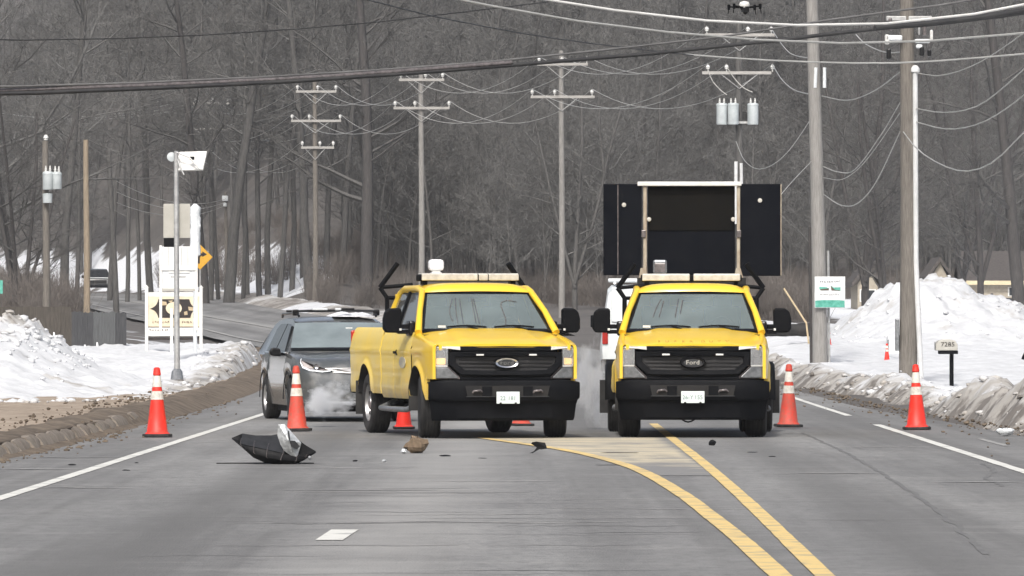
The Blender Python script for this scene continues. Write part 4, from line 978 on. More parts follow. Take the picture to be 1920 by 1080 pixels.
# ------------------------------------------------------------------ traffic cones
def cone(name, loc, h=.91, label='', orange='orange', group='orange traffic cones', collars=2, rz=0, tilt=0, basemat='rubber'):
    root = empty(name, loc, rz, label, 'traffic cone', group); root.rotation_euler = (tilt+.018*math.sin(loc[0]*7), .02*math.cos(loc[0]*5), rz)
    k = h/.91
    mb = MB(); b = .19*k
    mb.prism([(-b, -b+.05*k), (-b+.05*k, -b), (b-.05*k, -b), (b, -b+.05*k), (b, b-.05*k), (b-.05*k, b), (-b+.05*k, b), (-b, b-.05*k)], lambda p: (p[0], p[1], .006), lambda p: (p[0], p[1], .045*k))
    mb.build('base', M[basemat], root, bevel=.008)
    def rr(z): return (.148-(.148-.028)*(z/h))*(k if k < 1 else 1)
    def band(nm, z0, z1, m, g=0):
        mb = MB(); mb.lathe([(rr(z0)+g, z0), (rr(z1)+g, z1)], 24); mb.build(nm, M[m], root, smooth=60)
    mb = MB(); prof = [(rr(0)+.02, .045*k), (rr(.08*k), .075*k)]+[(rr(z), z) for z in (.3*k, .6*k, .80*k)]
    mb.lathe(prof+[(rr(.81*k)+.012, .815*k), (rr(.9*k)+.012, .895*k), (rr(h)-.006, h), (.001, h)], 24); mb.build('body', M[orange], root, smooth=40)
    band('reflective_collar', .49*k, .60*k, 'reflective', .004); band('reflective_collar', .655*k, .80*k, 'reflective', .004)
    return root
def C(px, py): g = G(px, py); return (g.x, g.y, 0)
cone('traffic_cone', C(295, 820), .92, 'orange cone by the left kerb beside the edge line', rz=.1)
cone('traffic_cone', C(557, 809), .91, 'scuffed orange cone in front of the grey SUV', 'orange_dirty', rz=.2)
cone('traffic_cone', (P(757, 804, 87).x, 87, 0), .74, 'orange cone seen under the side step of the turned pickup', rz=.05)
cone('traffic_cone', (P(977, 800, 89.5).x, 89.5, 0), .80, 'orange cone base seen between the wheels under the turned pickup bumper', 'orange_dirty', rz=.3)
cone('traffic_cone', C(1478, 801), .91, 'orange cone beside the rear wheel of the board truck', 'orange_dirty', rz=.15)
cone('traffic_cone', C(1719, 806), .92, 'orange cone on the right edge line before the utility pole', rz=.0)
for px, py, d, hh, lb in ((1663, 687, 160, .46, 'small orange cone on the snow left of the big utility pole'), (1555, 674, 172, .36, 'tiny orange cone on the snow behind the pole with the green sign')):
    x = (px-CX)*d/F; c = cone('traffic_cone', (x, d, gz(d)+max(hR(x, d), 0)-.02), hh, lb, group='small cones on the snow', basemat='orange')
    mb = MB(); mb.tube([(0, 0, hh-.03), (.005, 0, hh+.18)], .010, 6); mb.build('rod', M['lamp_grey'], c)

# ------------------------------------------------------------------ poles
def insul(parent, p, s=1.0):
    mb = MB(); mb.lathe([(.02*s, -.08*s), (.02*s, 0), (.06*s, .01*s), (.05*s, .05*s), (.075*s, .06*s), (.06*s, .11*s), (.03*s, .15*s), (.001, .15*s)], 10, 'z', p); return mb.build('insulator', M['porcelain'], parent, smooth=60)
def pole(px, d, ztop, r, m, label, arms=(), group='wooden utility poles', lean=(0, 0), zb=None):
    x = (px-CX)*d/F; z0 = gz(d) if zb is None else zb
    root = empty('utility_pole', (x, d, z0-.3), 0, label, 'utility pole', group)
    hh = ztop-z0+.3; mb = MB(); n = 9
    mb.tube([(lean[0]*t+.02*math.sin(t*5), lean[1]*t, hh*t) for t in [k/n for k in range(n+1)]], [r*(1.08-.30*k/n) for k in range(n+1)], 14)
    mb.build('pole', m, root, smooth=60); pts = []
    for (a0, a1, py, ins) in arms:
        zc = H-(py-HY)*d/F-z0+.3; xa, xb = (a0-CX)*d/F-x, (a1-CX)*d/F-x
        mb = MB(); mb.box(((xa+xb)/2, -.17, zc), (xb-xa, .09, .12)); ar = mb.build('crossarm', M['arm_wood'], root, bevel=.01)
        if d < 320:
            mb = MB(); xm = min(.7, (xb-xa)*.3); mb.tube([(-xm, -.17, zc-.05), (0, -.15, zc-.6)], .018, 5); mb.tube([(xm, -.17, zc-.05), (0, -.15, zc-.6)], .018, 5); mb.build('arm_brace', M['galv'], root)
        row = []
        for q in ins:
            xi = (q-CX)*d/F-x; insul(ar, (xi, -.17, zc+.14), 1.15); row.append(Vector((x+xi, d-.17, z0-.3+zc+.34)))
        pts.append(row)
    return root, pts
def can(root, c, r, h, nm='transformer'):
    mb = MB(); mb.lathe([(.001, -h/2), (r*.92, -h/2), (r, -h/2+.03), (r, h/2-.05), (r*1.05, h/2-.05), (r*1.05, h/2-.02), (r*.9, h/2+.03), (.001, h/2+.05)], 20, 'z', c); t = mb.build(nm, M['can_grey'], root, smooth=40)
    for dx in (-r*.4, r*.4):
        mb = MB(); mb.lathe([(.03, 0), (.045, .02), (.03, .05), (.045, .08), (.03, .11), (.02, .2), (.001, .2)], 8, 'z', (c[0]+dx, c[1], c[2]+h/2+.03)); mb.build('bushing', M['porcelain'], t)
    return t
def zat(py, d): return H-(py-HY)*d/F
pA, _ = pole(1702, 135, 9.6, .19, M['wood_pole'], 'thick brown utility pole with white conduit at the right', zb=gz(135)+.1)
pB, _ = pole(1538, 157, 11.2, .185, M['wood_pole_pale'], 'pale utility pole carrying the white and green sign', zb=gz(157)+.05, lean=(-.22, 0))
# pole A fittings: conduit riser, cut-outs, box
zr = pA.location.z
mb = MB(); mb.tube([(.20+.09, -.10, .3), (.17, -.12, 3), (.155, -.12, zat(135, 135)-zr)], [.062, .062, .058], 10); mb.lathe([(.06, 0), (.10, .02), (.10, .10), (.05, .16), (.001, .17)], 10, 'z', (.155, -.12, zat(137, 135)-zr)); mb.build('conduit', M['conduit'], pA, smooth=50)
mb = MB(); mb.box((-.235, -.05, zat(628, 135)-zr), (.08, .20, .70)); mb.build('meter_box', M['lamp_grey'], pA, bevel=.01)
mb = MB(); mb.box((.02, -.1, zat(35, 135)-zr), (1.0, .1, .10)); mb.build('cutout_bracket', M['galv'], pA, bevel=.01)
for px, py, w, h, mm in ((1675, 72, .36, .12, 'litter_white'), (1662, 75, .10, .22, 'porcelain'), (1728, 78, .34, .09, 'litter_white'), (1722, 88, .14, .09, 'litter_white'), (1745, 68, .07, .26, 'porcelain'), (1665, 102, .10, .24, 'black_gloss'), (1727, 97, .10, .22, 'black_gloss'), (1741, 100, .09, .16, 'black_gloss'), (1668, 47, .08, .30, 'lamp_smoke'), (1732, 55, .08, .30, 'lamp_smoke'), (1722, 52, .05, .34, 'galv')):
    mb = MB(); mb.box(((px-1702)*135/F, -.24, zat(py, 135)-zr), (w, .12, h)); mb.build('cutout_switch', M[mm], pA, bevel=.03)
# pole B fittings: pale wrap sleeves, sign on the face, riser
zr = pB.location.z
mb = MB(); mb.tube([(-.14, -.14, zat(165, 157)-zr), (-.12, -.15, zat(127, 157)-zr)], .045, 8); mb.tube([(.10, -.16, zat(165, 157)-zr), (.10, -.16, zat(127, 157)-zr)], .045, 8); mb.build('cable_sleeve', M['litter_white'], pB, smooth=50)
mb = MB(); mb.tube([(.23, .05, .4), (.20, .05, zat(470, 157)-zr)], .035, 8); mb.build('ground_conduit', M['galv'], pB)
mb = MB(); mb.tube([(-.20, .25, .2), (-.24, .25, zat(425, 157)-zr)], .055, 8); o = mb.build('stub_pole', M['bark_dark'], pB, smooth=50)
sg = empty('notice_sign', (P(1555, 548, 157).x, 156.72, zat(548, 157)), 0, 'white sign with dark emblem and green bottom band on pale pole', 'sign')
wS, hS = .78, .80
mb = MB(); mb.box((0, 0, 0), (wS, .02, hS)); mb.build('panel', M['sign_white'], sg, bevel=.006)
mb = MB(); mb.prism([(-.375, -.385), (.375, -.385), (.375, -.215), (.2, -.20), (-.2, -.20), (-.375, -.215)], lambda p: (p[0], -.018, p[1]), lambda p: (p[0], -.011, p[1])); mb.build('green_band', M['sign_green'], sg)
mb = MB(); mb.prism([(-.27, .14), (-.10, .13), (-.02, .10), (-.03, .05), (-.24, .05), (-.27, .09)], lambda p: (p[0], -.016, p[1]), lambda p: (p[0], -.011, p[1])); mb.build('emblem_half', M['sign_green'], sg)
mb = MB(); mb.prism([(.02, .17), (.10, .12), (.27, .13), (.27, .04), (.04, .05)], lambda p: (p[0], -.016, p[1]), lambda p: (p[0], -.011, p[1])); mb.build('emblem_half', M['sign_green'], sg)
mb = MB(); mb.prism([(-.25, .075), (-.03, .10), (-.03, .05), (-.23, .045)], lambda p: (p[0], -.019, p[1]), lambda p: (p[0], -.0165, p[1])); mb.prism([(.02, .165), (.13, .06), (.26, .05), (.25, .035), (.04, .045)], lambda p: (p[0], -.019, p[1]), lambda p: (p[0], -.0165, p[1])); mb.build('emblem_shade', M['sign_ink'], sg)
rk = random.Random(11)
def scrawl(parent, x0, x1, z, h, y, m, n, nm='lettering'):
    """a row of unreadably small lettering: short raised strokes"""
    mb = MB(); w = (x1-x0)/n
    for i in range(n):
        cx = x0+w*(i+.5)
        for q in range(2): mb.box((cx+rk.uniform(-.3, .3)*w, y, z+rk.uniform(-.1, .1)*h), (w*rk.uniform(.12, .25), .004, h*rk.uniform(.6, 1)), Matrix.Rotation(rk.uniform(-.5, .5), 3, 'Y'))
        if rk.random() < .7: mb.box((cx, y-.0005, z+rk.choice((-.4, 0, .4))*h), (w*.6, .004, h*.18))
    return mb.build(nm, m, parent)
scrawl(sg, -.27, .27, .27, .05, -.013, M['lamp_grey'], 9); scrawl(sg, -.27, .23, -.06, .045, -.013, M['lamp_grey'], 13)

arm_sets = {}
spec = [(1386, 235, zat(40, 235), .15, 'bark', 'utility pole with three grey transformers above the message board', [(1322, 1452, 66, (1325, 1402, 1446)), (1316, 1446, 137, (1327, 1362, 1448))]),
        (1053, 267, zat(95, 267), .135, 'wood_pole_pale', 'distant two-armed utility pole between the two yellow trucks', [(1007, 1102, 121, (1011, 1054, 1100)), (995, 1115, 182, (998, 1040, 1110))]),
        (790, 280, zat(136, 280), .14, 'wood_pole_pale', 'distant two-armed utility pole above the white beacon', [(748, 833, 150, (752, 798, 830)), (738, 843, 203, (741, 778, 842))]),
        (591, 307, zat(153, 307), .14, 'wood_pole', 'distant three-armed utility pole behind the grey SUV', [(555, 631, 172, (558, 596, 630)), (546, 640, 227, (548, 580, 638)), (565, 627, 277, (567, 600, 625))]),
        (397, 387, zat(186, 387), .14, 'bark', 'farthest two-armed utility pole against the dark woods', [(362, 430, 194, (365, 398, 428)), (350, 436, 242, (352, 390, 433))])]
for px, d, zt_, r, mm, lb, arms in spec:
    arm_sets[px] = pole(px, d, zt_, r, M[mm], lb, arms)
pT = arm_sets[1386][0]; zr = pT.location.z
for px in (1353, 1374, 1411): can(pT, ((px-1386)*235/F, -.32 if px != 1374 else -.42, zat(215, 235)-zr), .21, .78)
mb = MB(); mb.tube([(-.13, -.15, zat(420, 235)-zr), (-.13, -.15, zat(303, 235)-zr)], .07, 8); mb.build('riser_pipe', M['conduit'], pT)
mb = MB(); mb.tube([(.09, -.16, zat(420, 235)-zr), (.07, -.16, zat(306, 235)-zr)], .06, 8); mb.build('riser_pipe', M['conduit'], pT)
mb = MB(); mb.box((0, -.25, zat(230, 235)-zr), (1.3, .08, .08)); mb.build('transformer_bracket', M['galv'], pT)
pL, _ = pole(86, 200, zat(264, 200), .125, M['wood_pole'], 'grey utility pole with two transformer cans at the left edge')
zr = pL.location.z
for px, r_, py, h_ in ((91, .17, 340, .55), (108, .15, 340, .52)): can(pL, ((px-86)*200/F, -.25, zat(py, 200)-zr), r_, h_)
mb = MB(); mb.lathe([(.001, -.15), (.15, -.15), (.16, .15), (.001, .17)], 14, 'z', (.07, -.22, zat(372, 200)-zr)); mb.build('splice_case', M['can_grey'], pL, smooth=50)
insul(pL, (0, 0, zat(263, 200)-zr), 1.2)
pole(162, 213, zat(262, 213), .115, M['wood_pole_tan'], 'tan bare pole standing behind the wooden fence')
pole(219, 267, zat(278, 267), .13, M['bark'], 'dark leaning pole at the edge of the woods left of the solar panel', lean=(-.35, 0))
pK, _ = pole(424, 345, zat(360, 345), .11, M['wood_pole'], 'short dark pole with a pale lamp head by the snowy slope')
mb = MB(); mb.box((-.05, -.2, zat(372, 345)-pK.location.z), (.34, .22, .30)); mb.box((-.05, -.2, zat(384, 345)-pK.location.z), (.2, .16, .22)); mb.build('lamp_head', M['litter_white'], pK, bevel=.04)

# ------------------------------------------------------------------ wires
def wire(pts, r, m, label, group, name='overhead_cable', cat='cable', n=28, sides=5):
    ts = [0]
    for a, b in zip(pts, pts[1:]): ts.append(ts[-1]+(Vector(b)-Vector(a)).length)
    path = [Vector([slerp([(t, p[i]) for t, p in zip(ts, pts)], ts[-1]*k/n) for i in range(3)]) for k in range(n+1)]
    mb = MB(); mb.tube(path, r, sides); return tag(mb.build(name, m, smooth=80), label, cat, group)
def pw(pts, d0, d1):
    x0, x1 = pts[0][0], pts[-1][0]; q = [P(a, b, d0+(d1-d0)*(a-x0)/(x1-x0)) for a, b in pts]
    for i, j, px in ((0, 1, pts[0][0]), (-1, -2, pts[-1][0])):       # spans that leave the picture run on to poles out of view
        if px < -20 or px > 1940 or (pts[i][1] < -2):
            v = (q[i]-q[j]).normalized(); v.z = max(v.z, 0)+.02; e = [q[i]+v*k for k in (4, 10, 20)]
            q = (e[::-1]+q) if i == 0 else (q+e)
    return q
G1 = 'thick cables crossing overhead'
wire(pw([(-90, 181), (0, 177), (320, 164), (640, 147), (960, 122), (1280, 95), (1520, 68), (1707, 47), (1900, 28), (2000, 14)], 96, 104), .034, M['wire_dark'], 'lower thick black cable sagging across the whole view', G1)
wire(pw([(-90, 166), (0, 163), (320, 153), (640, 136), (960, 112), (1280, 77), (1440, 58), (1557, 37), (1740, 13), (1860, -6)], 96, 104), .020, M['cable_grey'], 'upper grey cable just above the thick black one', G1)
wire(pw([(-90, 173), (0, 170), (320, 158.5), (640, 141.5), (960, 117)], 96.1, 100), .036, M['lamp_smoke'], 'grey cable bundle between the two thick cables at the left', G1)
wire(pw([(960, -12), (1020, 0), (1150, 19), (1280, 35), (1440, 46), (1560, 47), (1680, 43), (1800, 30), (1920, 10), (2000, -8)], 92, 99), .021, M['wire_white'], 'bright white cable sagging across the upper right', G1)
wire(pw([(1640, 52), (1700, 48), (1800, 38), (1920, 20), (2000, 4)], 98, 99.5), .05, M['wire_dark'], 'heavy black cable bundle under the white cable at right', G1)
wire(pw([(800, -12), (863, 0), (980, 22), (1107, 43), (1280, 63), (1480, 78), (1680, 80), (1920, 62), (2000, 54)], 88, 98), .018, M['wire_pale'], 'pale cable running below the white one toward the right pole', G1)
wire(pw([(1285, 102), (1440, 113), (1680, 118), (1920, 101), (2000, 92)], 120, 126), .018, M['wire_pale'], 'faint lowest cable passing the right poles', G1)
wire(pw([(650, -9), (690, 0), (810, 30), (1000, 66), (1160, 88), (1300, 104)], 90, 110), .011, M['wire_dark'], 'thin dark wire descending from the top centre', G1)
wire(pw([(-60, 77), (0, 76), (300, 70), (500, 58), (640, 48), (810, 30), (950, 12), (1040, 2), (1120, -6)], 90, 100), .010, M['wire_dark'], 'thin dark wire rising to the top centre', G1)
G2 = 'service wires sagging from the right poles'
for k, (pts, d0, d1, r, lb) in enumerate([
    ([(1541, 180), (1590, 188), (1640, 170), (1690, 133)], 157, 135, .016, 'highest slack wire between the two right poles'),
    ([(1543, 312), (1570, 322), (1600, 320), (1650, 255), (1690, 188)], 157, 135, .016, 'slack wire hanging midway between the two right poles'),
    ([(1543, 333), (1580, 336), (1620, 305), (1690, 208)], 157, 135, .012, 'faint slack wire just under the midway one'),
    ([(1545, 365), (1575, 384), (1605, 383), (1640, 345), (1688, 246)], 157, 135, .017, 'lowest slack wire between the two right poles'),
    ([(1716, 136), (1760, 142), (1820, 125), (1880, 90), (1960, 30)], 135, 120, .014, 'service wire rising right from the conduit top'),
    ([(1716, 203), (1770, 211), (1830, 200), (1880, 165), (1960, 90)], 135, 118, .016, 'upper bright wire swooping right from the brown pole'),
    ([(1716, 228), (1775, 242), (1830, 234), (1880, 208), (1960, 145)], 135, 118, .016, 'second wire swooping right from the brown pole'),
    ([(1692, 245), (1720, 280), (1770, 311), (1815, 321), (1860, 305), (1900, 268), (1960, 205)], 135, 118, .018, 'lowest deep wire swooping right from the brown pole'),
    ([(1380, 265), (1395, 300), (1425, 317), (1470, 292), (1536, 200)], 234, 158, .016, 'drooping wire right of the riser above the message board'),
    ([(1522, 302), (1495, 330), (1470, 358), (1440, 396)], 157, 150, .012, 'guy wire running down from the pale pole'),
    ([(1325, 123), (1335, 150), (1350, 168), (1363, 178)], 234.8, 234.6, .022, 'left transformer lead hanging from the crossarm'),
    ([(1361, 123), (1378, 148), (1395, 165), (1411, 173)], 234.8, 234.5, .022, 'middle transformer lead hanging from the crossarm'),
    ([(1448, 121), (1465, 148), (1488, 168), (1536, 180)], 234.8, 158, .022, 'right transformer lead reaching to the pale pole'),
    ([(1446, 53), (1462, 78), (1482, 100), (1536, 112)], 234.8, 158, .020, 'upper lead falling from the top crossarm to the pale pole'),
    ([(1605, 65), (1622, 82), (1660, 98), (1690, 98)], 146, 135, .018, 'short white jumper reaching the brown pole switches')]):
    wire(pw(pts, d0, d1), r*.8, M['wire_pale'], lb, G2)
def sagw(a, b, sag, r, label, group):
    n = 10; wire([a.lerp(b, k/n)-Vector((0, 0, sag*4*(k/n)*(1-k/n))) for k in range(n+1)], r, M['wire_pale'], label, group, n=16, sides=4)
order = [1386, 1053, 790, 591, 397]
nm = {1386: 'transformer pole', 1053: 'pole between the trucks', 790: 'pole above the beacon', 591: 'pole behind the SUV', 397: 'farthest pole'}
for a, b in zip(order, order[1:]):
    for lev in (0, 1):
        for i in range(3):
            sagw(arm_sets[a][1][lev][i], arm_sets[b][1][lev][i], 1.25, .014, '%s wire of the %s arms from %s to %s' % (('left', 'middle', 'right')[i], ('upper', 'lower')[lev], nm[a], nm[b]), 'line wires on the distant poles')
for i in range(3):
    sagw(arm_sets[591][1][2][i], arm_sets[397][1][1][i]-Vector((0, 0, 1.5)), 1.6, .014, '%s low wire from the lowest arm behind the SUV to farthest pole' % ('left', 'middle', 'right')[i], 'line wires on the distant poles')
    sagw(arm_sets[397][1][0][i], P(-60+i*20, 200+i*4, 460), 1.0, .014, '%s wire leaving the farthest pole toward the left edge' % ('upper', 'middle', 'lower')[i], 'line wires on the distant poles')
    sagw(P(219, 340+i*20, 267), P(425, 372+i*6, 345), .6, .012, '%s faint wire between the dark leaning pole and the short pole' % ('upper', 'middle', 'lower')[i], 'faint wires before the woods')

# ------------------------------------------------------------------ left roadside: solar pole, signs, fence
d = 132; x0 = (332-CX)*d/F; zg = gz(d)+.10
sp_ = empty('solar_sign_pole', (x0, d, zg), 0, 'grey metal pole with tilted solar panel and sign backs beside the snow', 'sign pole')
def zz(py, dd=d): return zat(py, dd)-zg
mb = MB(); mb.tube([(0, 0, 0), (0, 0, .6), (-.01, 0, 2.5), (-.02, 0, zz(283))], [.068, .062, .055, .05], 12); mb.build('pole', M['galv'], sp_, smooth=60)
mb = MB(); mb.lathe([(.26, -.25), (.19, .02), (.15, .05), (.115, .30), (.07, .36)], 8); mb.build('pedestal_base', M['lamp_grey'], sp_, smooth=30)
mb = MB(); mb.box((0, 0, -.10), (.62, .6, .10)); mb.build('footing', M['concrete'], sp_)
rot = Matrix.Rotation(R(24), 3, 'Z') @ Matrix.Rotation(R(-52), 3, 'X') @ Matrix.Rotation(R(8), 3, 'Y')
mb = MB(); mb.box((.30, .10, zz(302)), (.62, .045, .52), Matrix.Rotation(R(10), 3, 'Y') @ Matrix.Rotation(R(-38), 3, 'X') @ Matrix.Rotation(R(-18), 3, 'Z')); so = mb.build('solar_panel', M['white_paint'], sp_, bevel=.008)
mb = MB(); mb.tube([(.0, -.05, zz(286)), (.28, -.16, zz(296)), (.50, -.22, zz(318))], .016, 6); mb.tube([(.02, -.05, zz(300)), (.10, -.12, zz(318)), (.16, -.15, zz(328))], .016, 6); mb.build('panel_bracket', M['galv'], so)
mb = MB(); mb.box((.33, -.14, zz(297)), (.10, .05, .07)); mb.build('junction_box', M['black_plastic'], so)
mb = MB(); mb.lathe([(.001, -.10), (.10, -.08), (.10, .06), (.001, .10)], 14, 'y', (-.12, .1, zz(294))); mb.build('beacon_back', M['can_grey'], sp_, smooth=50)
def plate(par, nm, px0, px1, py0, py1, y, m, t=.012, bev=.003, D=d):
    mb = MB(); a, b = (px0-332)*D/F, (px1-332)*D/F; z1, z0 = zat(py0, D)-zg, zat(py1, D)-zg
    mb.box(((a+b)/2, y, (z0+z1)/2), (b-a, t, z1-z0)); return mb.build(nm, m, par, bevel=bev)
plate(sp_, 'sign_panel', 306, 356, 382, 446, .08, M['sign_back'])
plate(sp_, 'control_box', 307, 328, 446, 463, .10, M['black_plastic'], .12)
plate(sp_, 'lower_clamp', 320, 348, 517, 521, .02, M['galv'], .05)
# tall white roadside board a little behind
wb = empty('white_board_sign', (P(336, 560, 146).x, 146, gz(146)+.55), 0, 'tall white panelled board standing behind the grey solar pole', 'sign')
def wpl(nm, px0, px1, py0, py1, y, m, t=.05, bev=.006):
    D = 146; mb = MB(); bx = wb.location; a, b = (px0-CX)*D/F-bx.x, (px1-CX)*D/F-bx.x; z1, z0 = zat(py0, D)-bx.z, zat(py1, D)-bx.z
    mb.box(((a+b)/2, y, (z0+z1)/2), (b-a, t, z1-z0)); return mb.build(nm, m, wb, bevel=bev)
wpl('upper_panel', 299, 371, 462, 502, 0, M['sign_white']); wpl('lower_panel', 301, 368, 505, 544, .01, M['sign_white'])
wpl('rail', 300, 370, 500, 507, -.03, M['white_paint'], .05); wpl('rail', 316, 356, 509, 512, -.02, M['white_paint'], .04)
wpl('stile', 299, 304, 460, 620, -.02, M['white_paint'], .06); wpl('stile', 366, 371, 460, 620, -.02, M['white_paint'], .06)
for px in (315, 327, 340, 352): wpl('board_groove', px, px+1, 464, 499, -.027, M['sign_back'], .006, 0)
wpl('sill', 302, 369, 541, 546, -.02, M['sign_back'], .05)
# crumpled plastic over a round post between the boards
mb = MB(); rows = []
for i in range(15):
    t = i/14; z = zat(382+t*96, 150); row = []
    for k in range(14):
        a = 2*math.pi*k/14; r = (.115+.03*fbm(i*.9, k*.8, 2))*(.25 if i in (0,) else 1); row.append((P(366, 0, 150).x+r*math.cos(a)*1.1, 150+r*math.sin(a), z))
    rows.append(row)
rows += [[(P(366, 0, 150).x+.05*math.cos(2*math.pi*k/14), 150+.05*math.sin(2*math.pi*k/14), z_) for k in range(14)] for z_ in (zat(482, 150), gz(150))]
mb.grid(rows, True); tag(mb.build('wrapped_post', M['litter_white'], smooth=50), 'post wrapped in crumpled white plastic beside the yellow arrow sign', 'post')
# yellow diamond with right-turn arrow
yd = empty('turn_arrow_sign', (P(375, 0, 262).x, 262, gz(262)), 0, 'yellow diamond warning sign with black right turn arrow', 'road sign')
zc = zat(482, 262)-gz(262); q = .54
mb = MB(); mb.prism([(-q, 0), (0, -q), (q, 0), (0, q)], lambda p: (p[0], 0, zc+p[1]), lambda p: (p[0], .015, zc+p[1])); mb.build('panel', M['sign_yellow'], yd, bevel=.004)
mb = MB(); pts = [(-.06, -.28), (-.06, -.02), (.0, .09), (.12, .12)]
mb.grid([[(a-.055*(1 if i < 2 else .5), -.006, zc+b+(.05 if i > 1 else 0)), (a+.055*(1 if i < 2 else .6), -.006, zc+b-(.05 if i > 1 else 0))] for i, (a, b) in enumerate(pts)])
mb.add([(.10, -.006, zc+.24), (.30, -.006, zc+.12), (.10, -.006, zc+.0)], [(0, 1, 2)]); mb.build('arrow', M['sign_dark'], yd)
mb = MB(); mb.tube([(0, .05, -.3), (0, .05, zc+.5)], .035, 8); mb.build('post', M['galv'], yd)
# cream painted business sign between two white posts
D = 153; bs = empty('painted_board_sign', (P(326, 0, D).x, D, gz(D)+.45), 0, 'cream painted sign with black scalloped field between white posts', 'sign')
def bsx(px): return (px-326)*D/F
def bsz(py): return zat(py, D)-bs.location.z
for a, b in ((272, 278), (374, 380)):
    mb = MB(); mb.box(((bsx(a)+bsx(b))/2, 0, (bsz(540)-.35)/2), (bsx(b)-bsx(a), .09, bsz(540)+.35)); po = mb.build('post', M['white_paint'], bs, bevel=.008)
    mb = MB(); mb.lathe([(.05, 0), (.055, .015), (.02, .05), (.001, .08)], 8, 'z', ((bsx(a)+bsx(b))/2, 0, bsz(540))); mb.build('finial', M['white_paint'], po)
mb = MB(); mb.box((0, .01, (bsz(548)+bsz(630))/2), (bsx(374)-bsx(278), .04, bsz(548)-bsz(630))); mb.build('board', M['sign_cream'], bs)
def bsp(nm, pts, y, m):
    mb = MB(); mb.prism([(bsx(a), bsz(b)) for a, b in pts], lambda p: (p[0], y, p[1]), lambda p: (p[0], y+.006, p[1])); return mb.build(nm, m, bs)
bsp('white_strip', [(278, 548), (374, 548), (374, 556), (278, 556)], -.018, M['white_paint'])
bsp('white_strip', [(278, 613), (374, 613), (374, 630), (278, 630)], -.018, M['white_paint'])
sc = []
for (ax, ay, bx, by) in ((281, 579, 297, 561), (297, 561, 355, 561), (355, 561, 371, 579), (371, 579, 357, 596), (357, 596, 297, 596), (297, 596, 281, 579)):
    for k in range(6):
        t = k/6; dx = bx-ax; cx, cy = ax+dx*t, ay+(by-ay)*t
        off = math.sin(math.pi*t)*(4 if abs(dx) < 30 else 0); cx += off*(1 if (ax+bx)/2 < 326 else -1)*(.7); cy += off*(.7)*(1 if (ay+by)/2 < 579 else -1); sc.append((cx, cy))
bsp('black_field', sc, -.018, M['sign_dark'])
ovp = [(326+15*math.cos(2*math.pi*k/24), 578+12*math.sin(2*math.pi*k/24)) for k in range(24)]
bsp('cream_medallion', ovp, -.026, M['sign_cream'])
for pts in ([(298, 564), (312, 566), (313, 572), (300, 573)], [(353, 575), (368, 577), (366, 583), (354, 582)], [(345, 585), (351, 583), (352, 590), (346, 591)], [(315, 564), (324, 563), (322, 568)]): bsp('painted_motif', pts, -.027, M['stake'])
scrawl(bs, bsx(285), bsx(318), bsz(604), .055, -.014, M['sign_ink'], 7); scrawl(bs, bsx(340), bsx(369), bsz(604), .06, -.014, M['sign_ink'], 7)
scrawl(bs, bsx(280), bsx(316), bsz(619), .05, -.021, M['sign_ink'], 8); scrawl(bs, bsx(342), bsx(370), bsz(618), .018, -.021, M['lamp_grey'], 8)
bsp('dark_rule', [(278, 612.4), (374, 612.4), (374, 614), (278, 614)], -.024, M['sign_ink'])
mb = MB(); mb.box((0, .03, bsz(635)), (bsx(374)-bsx(278), .03, .07)); mb.build('lower_rail', M['sign_dark'], bs)
mb = MB(); mb.box((bsx(322), -.05, (bsz(578)-.6)/2), (.075, .03, bsz(578)+.6)); mb.build('centre_post', M['white_paint'], bs, bevel=.006)
# wooden stockade fence, board by board
D = 160; fx0, fx1 = (71-CX)*D/F, (236-CX)*D/F; fr = random.Random(5)
fe = empty('stockade_fence', ((fx0+fx1)/2, D, gz(D)+.2), 0, 'dark grey weathered board fence half buried in the snow bank', 'fence')
x = fx0; k = 0
while x < fx1-.05:
    w = fr.uniform(.135, .15); yo = fr.choice((0, .012)); u = (x-fx0)/(fx1-fx0)
    mm = 'fence_brown' if u < .38 else ('fence' if u < .62 else ('fence_pale' if u < .82 else ('fence' if u < .95 else 'fence_brown')))
    top = 1.78+fr.uniform(-.015, .015)-gz(D)-.2; mb = MB(); lx_ = x-(fx0+fx1)/2
    mb.prism([(lx_, -.5), (lx_+w+.004, -.5), (lx_+w+.004, top-.03), (lx_+w/2, top), (lx_, top-.03)], lambda p: (p[0], yo+.004*k, p[1]), lambda p: (p[0], yo+.004*k+.02, p[1])); mb.build('plank', M[mm], fe); x += w; k = (k+1) % 3
for z in (.25, 1.0):
    mb = MB(); mb.box((0, .06, z), (fx1-fx0, .06, .09)); mb.build('fence_rail', M['fence_brown'], fe)
for (px, py, hpx) in ((101, 632, 18), (116, 650, 24), (159, 656, 20), (182, 648, 12)):
    c = P(px, py, D); mb = MB(); hh = hpx*D/F; mb.grid([[(c.x-.018-fe.location.x, -.022, c.z-fe.location.z+hh/2-hh*t), (c.x+.022-fe.location.x+.03*t, -.022-.02*math.sin(math.pi*t), c.z-fe.location.z+hh/2-hh*t)] for t in (0, .3, .6, 1)]); mb.build('stuck_snow', M['snow_clump'], fe)
# low dark fence run to the left of it
fe2 = empty('low_board_fence', (P(20, 0, 166).x, 166, gz(166)), 0, 'low dark fence showing over the left snow bank crest', 'fence')
for i in range(22):
    mb = MB(); mb.box((-1.6+i*.15, .008*(i % 2), .75), (.152, .03, 1.5+fr.uniform(-.02, .02))); mb.build('plank', M['fence_brown'], fe2)
mb = MB(); mb.box((0, .05, 1.2), (3.3, .06, .09)); mb.build('fence_rail', M['fence_brown'], fe2)
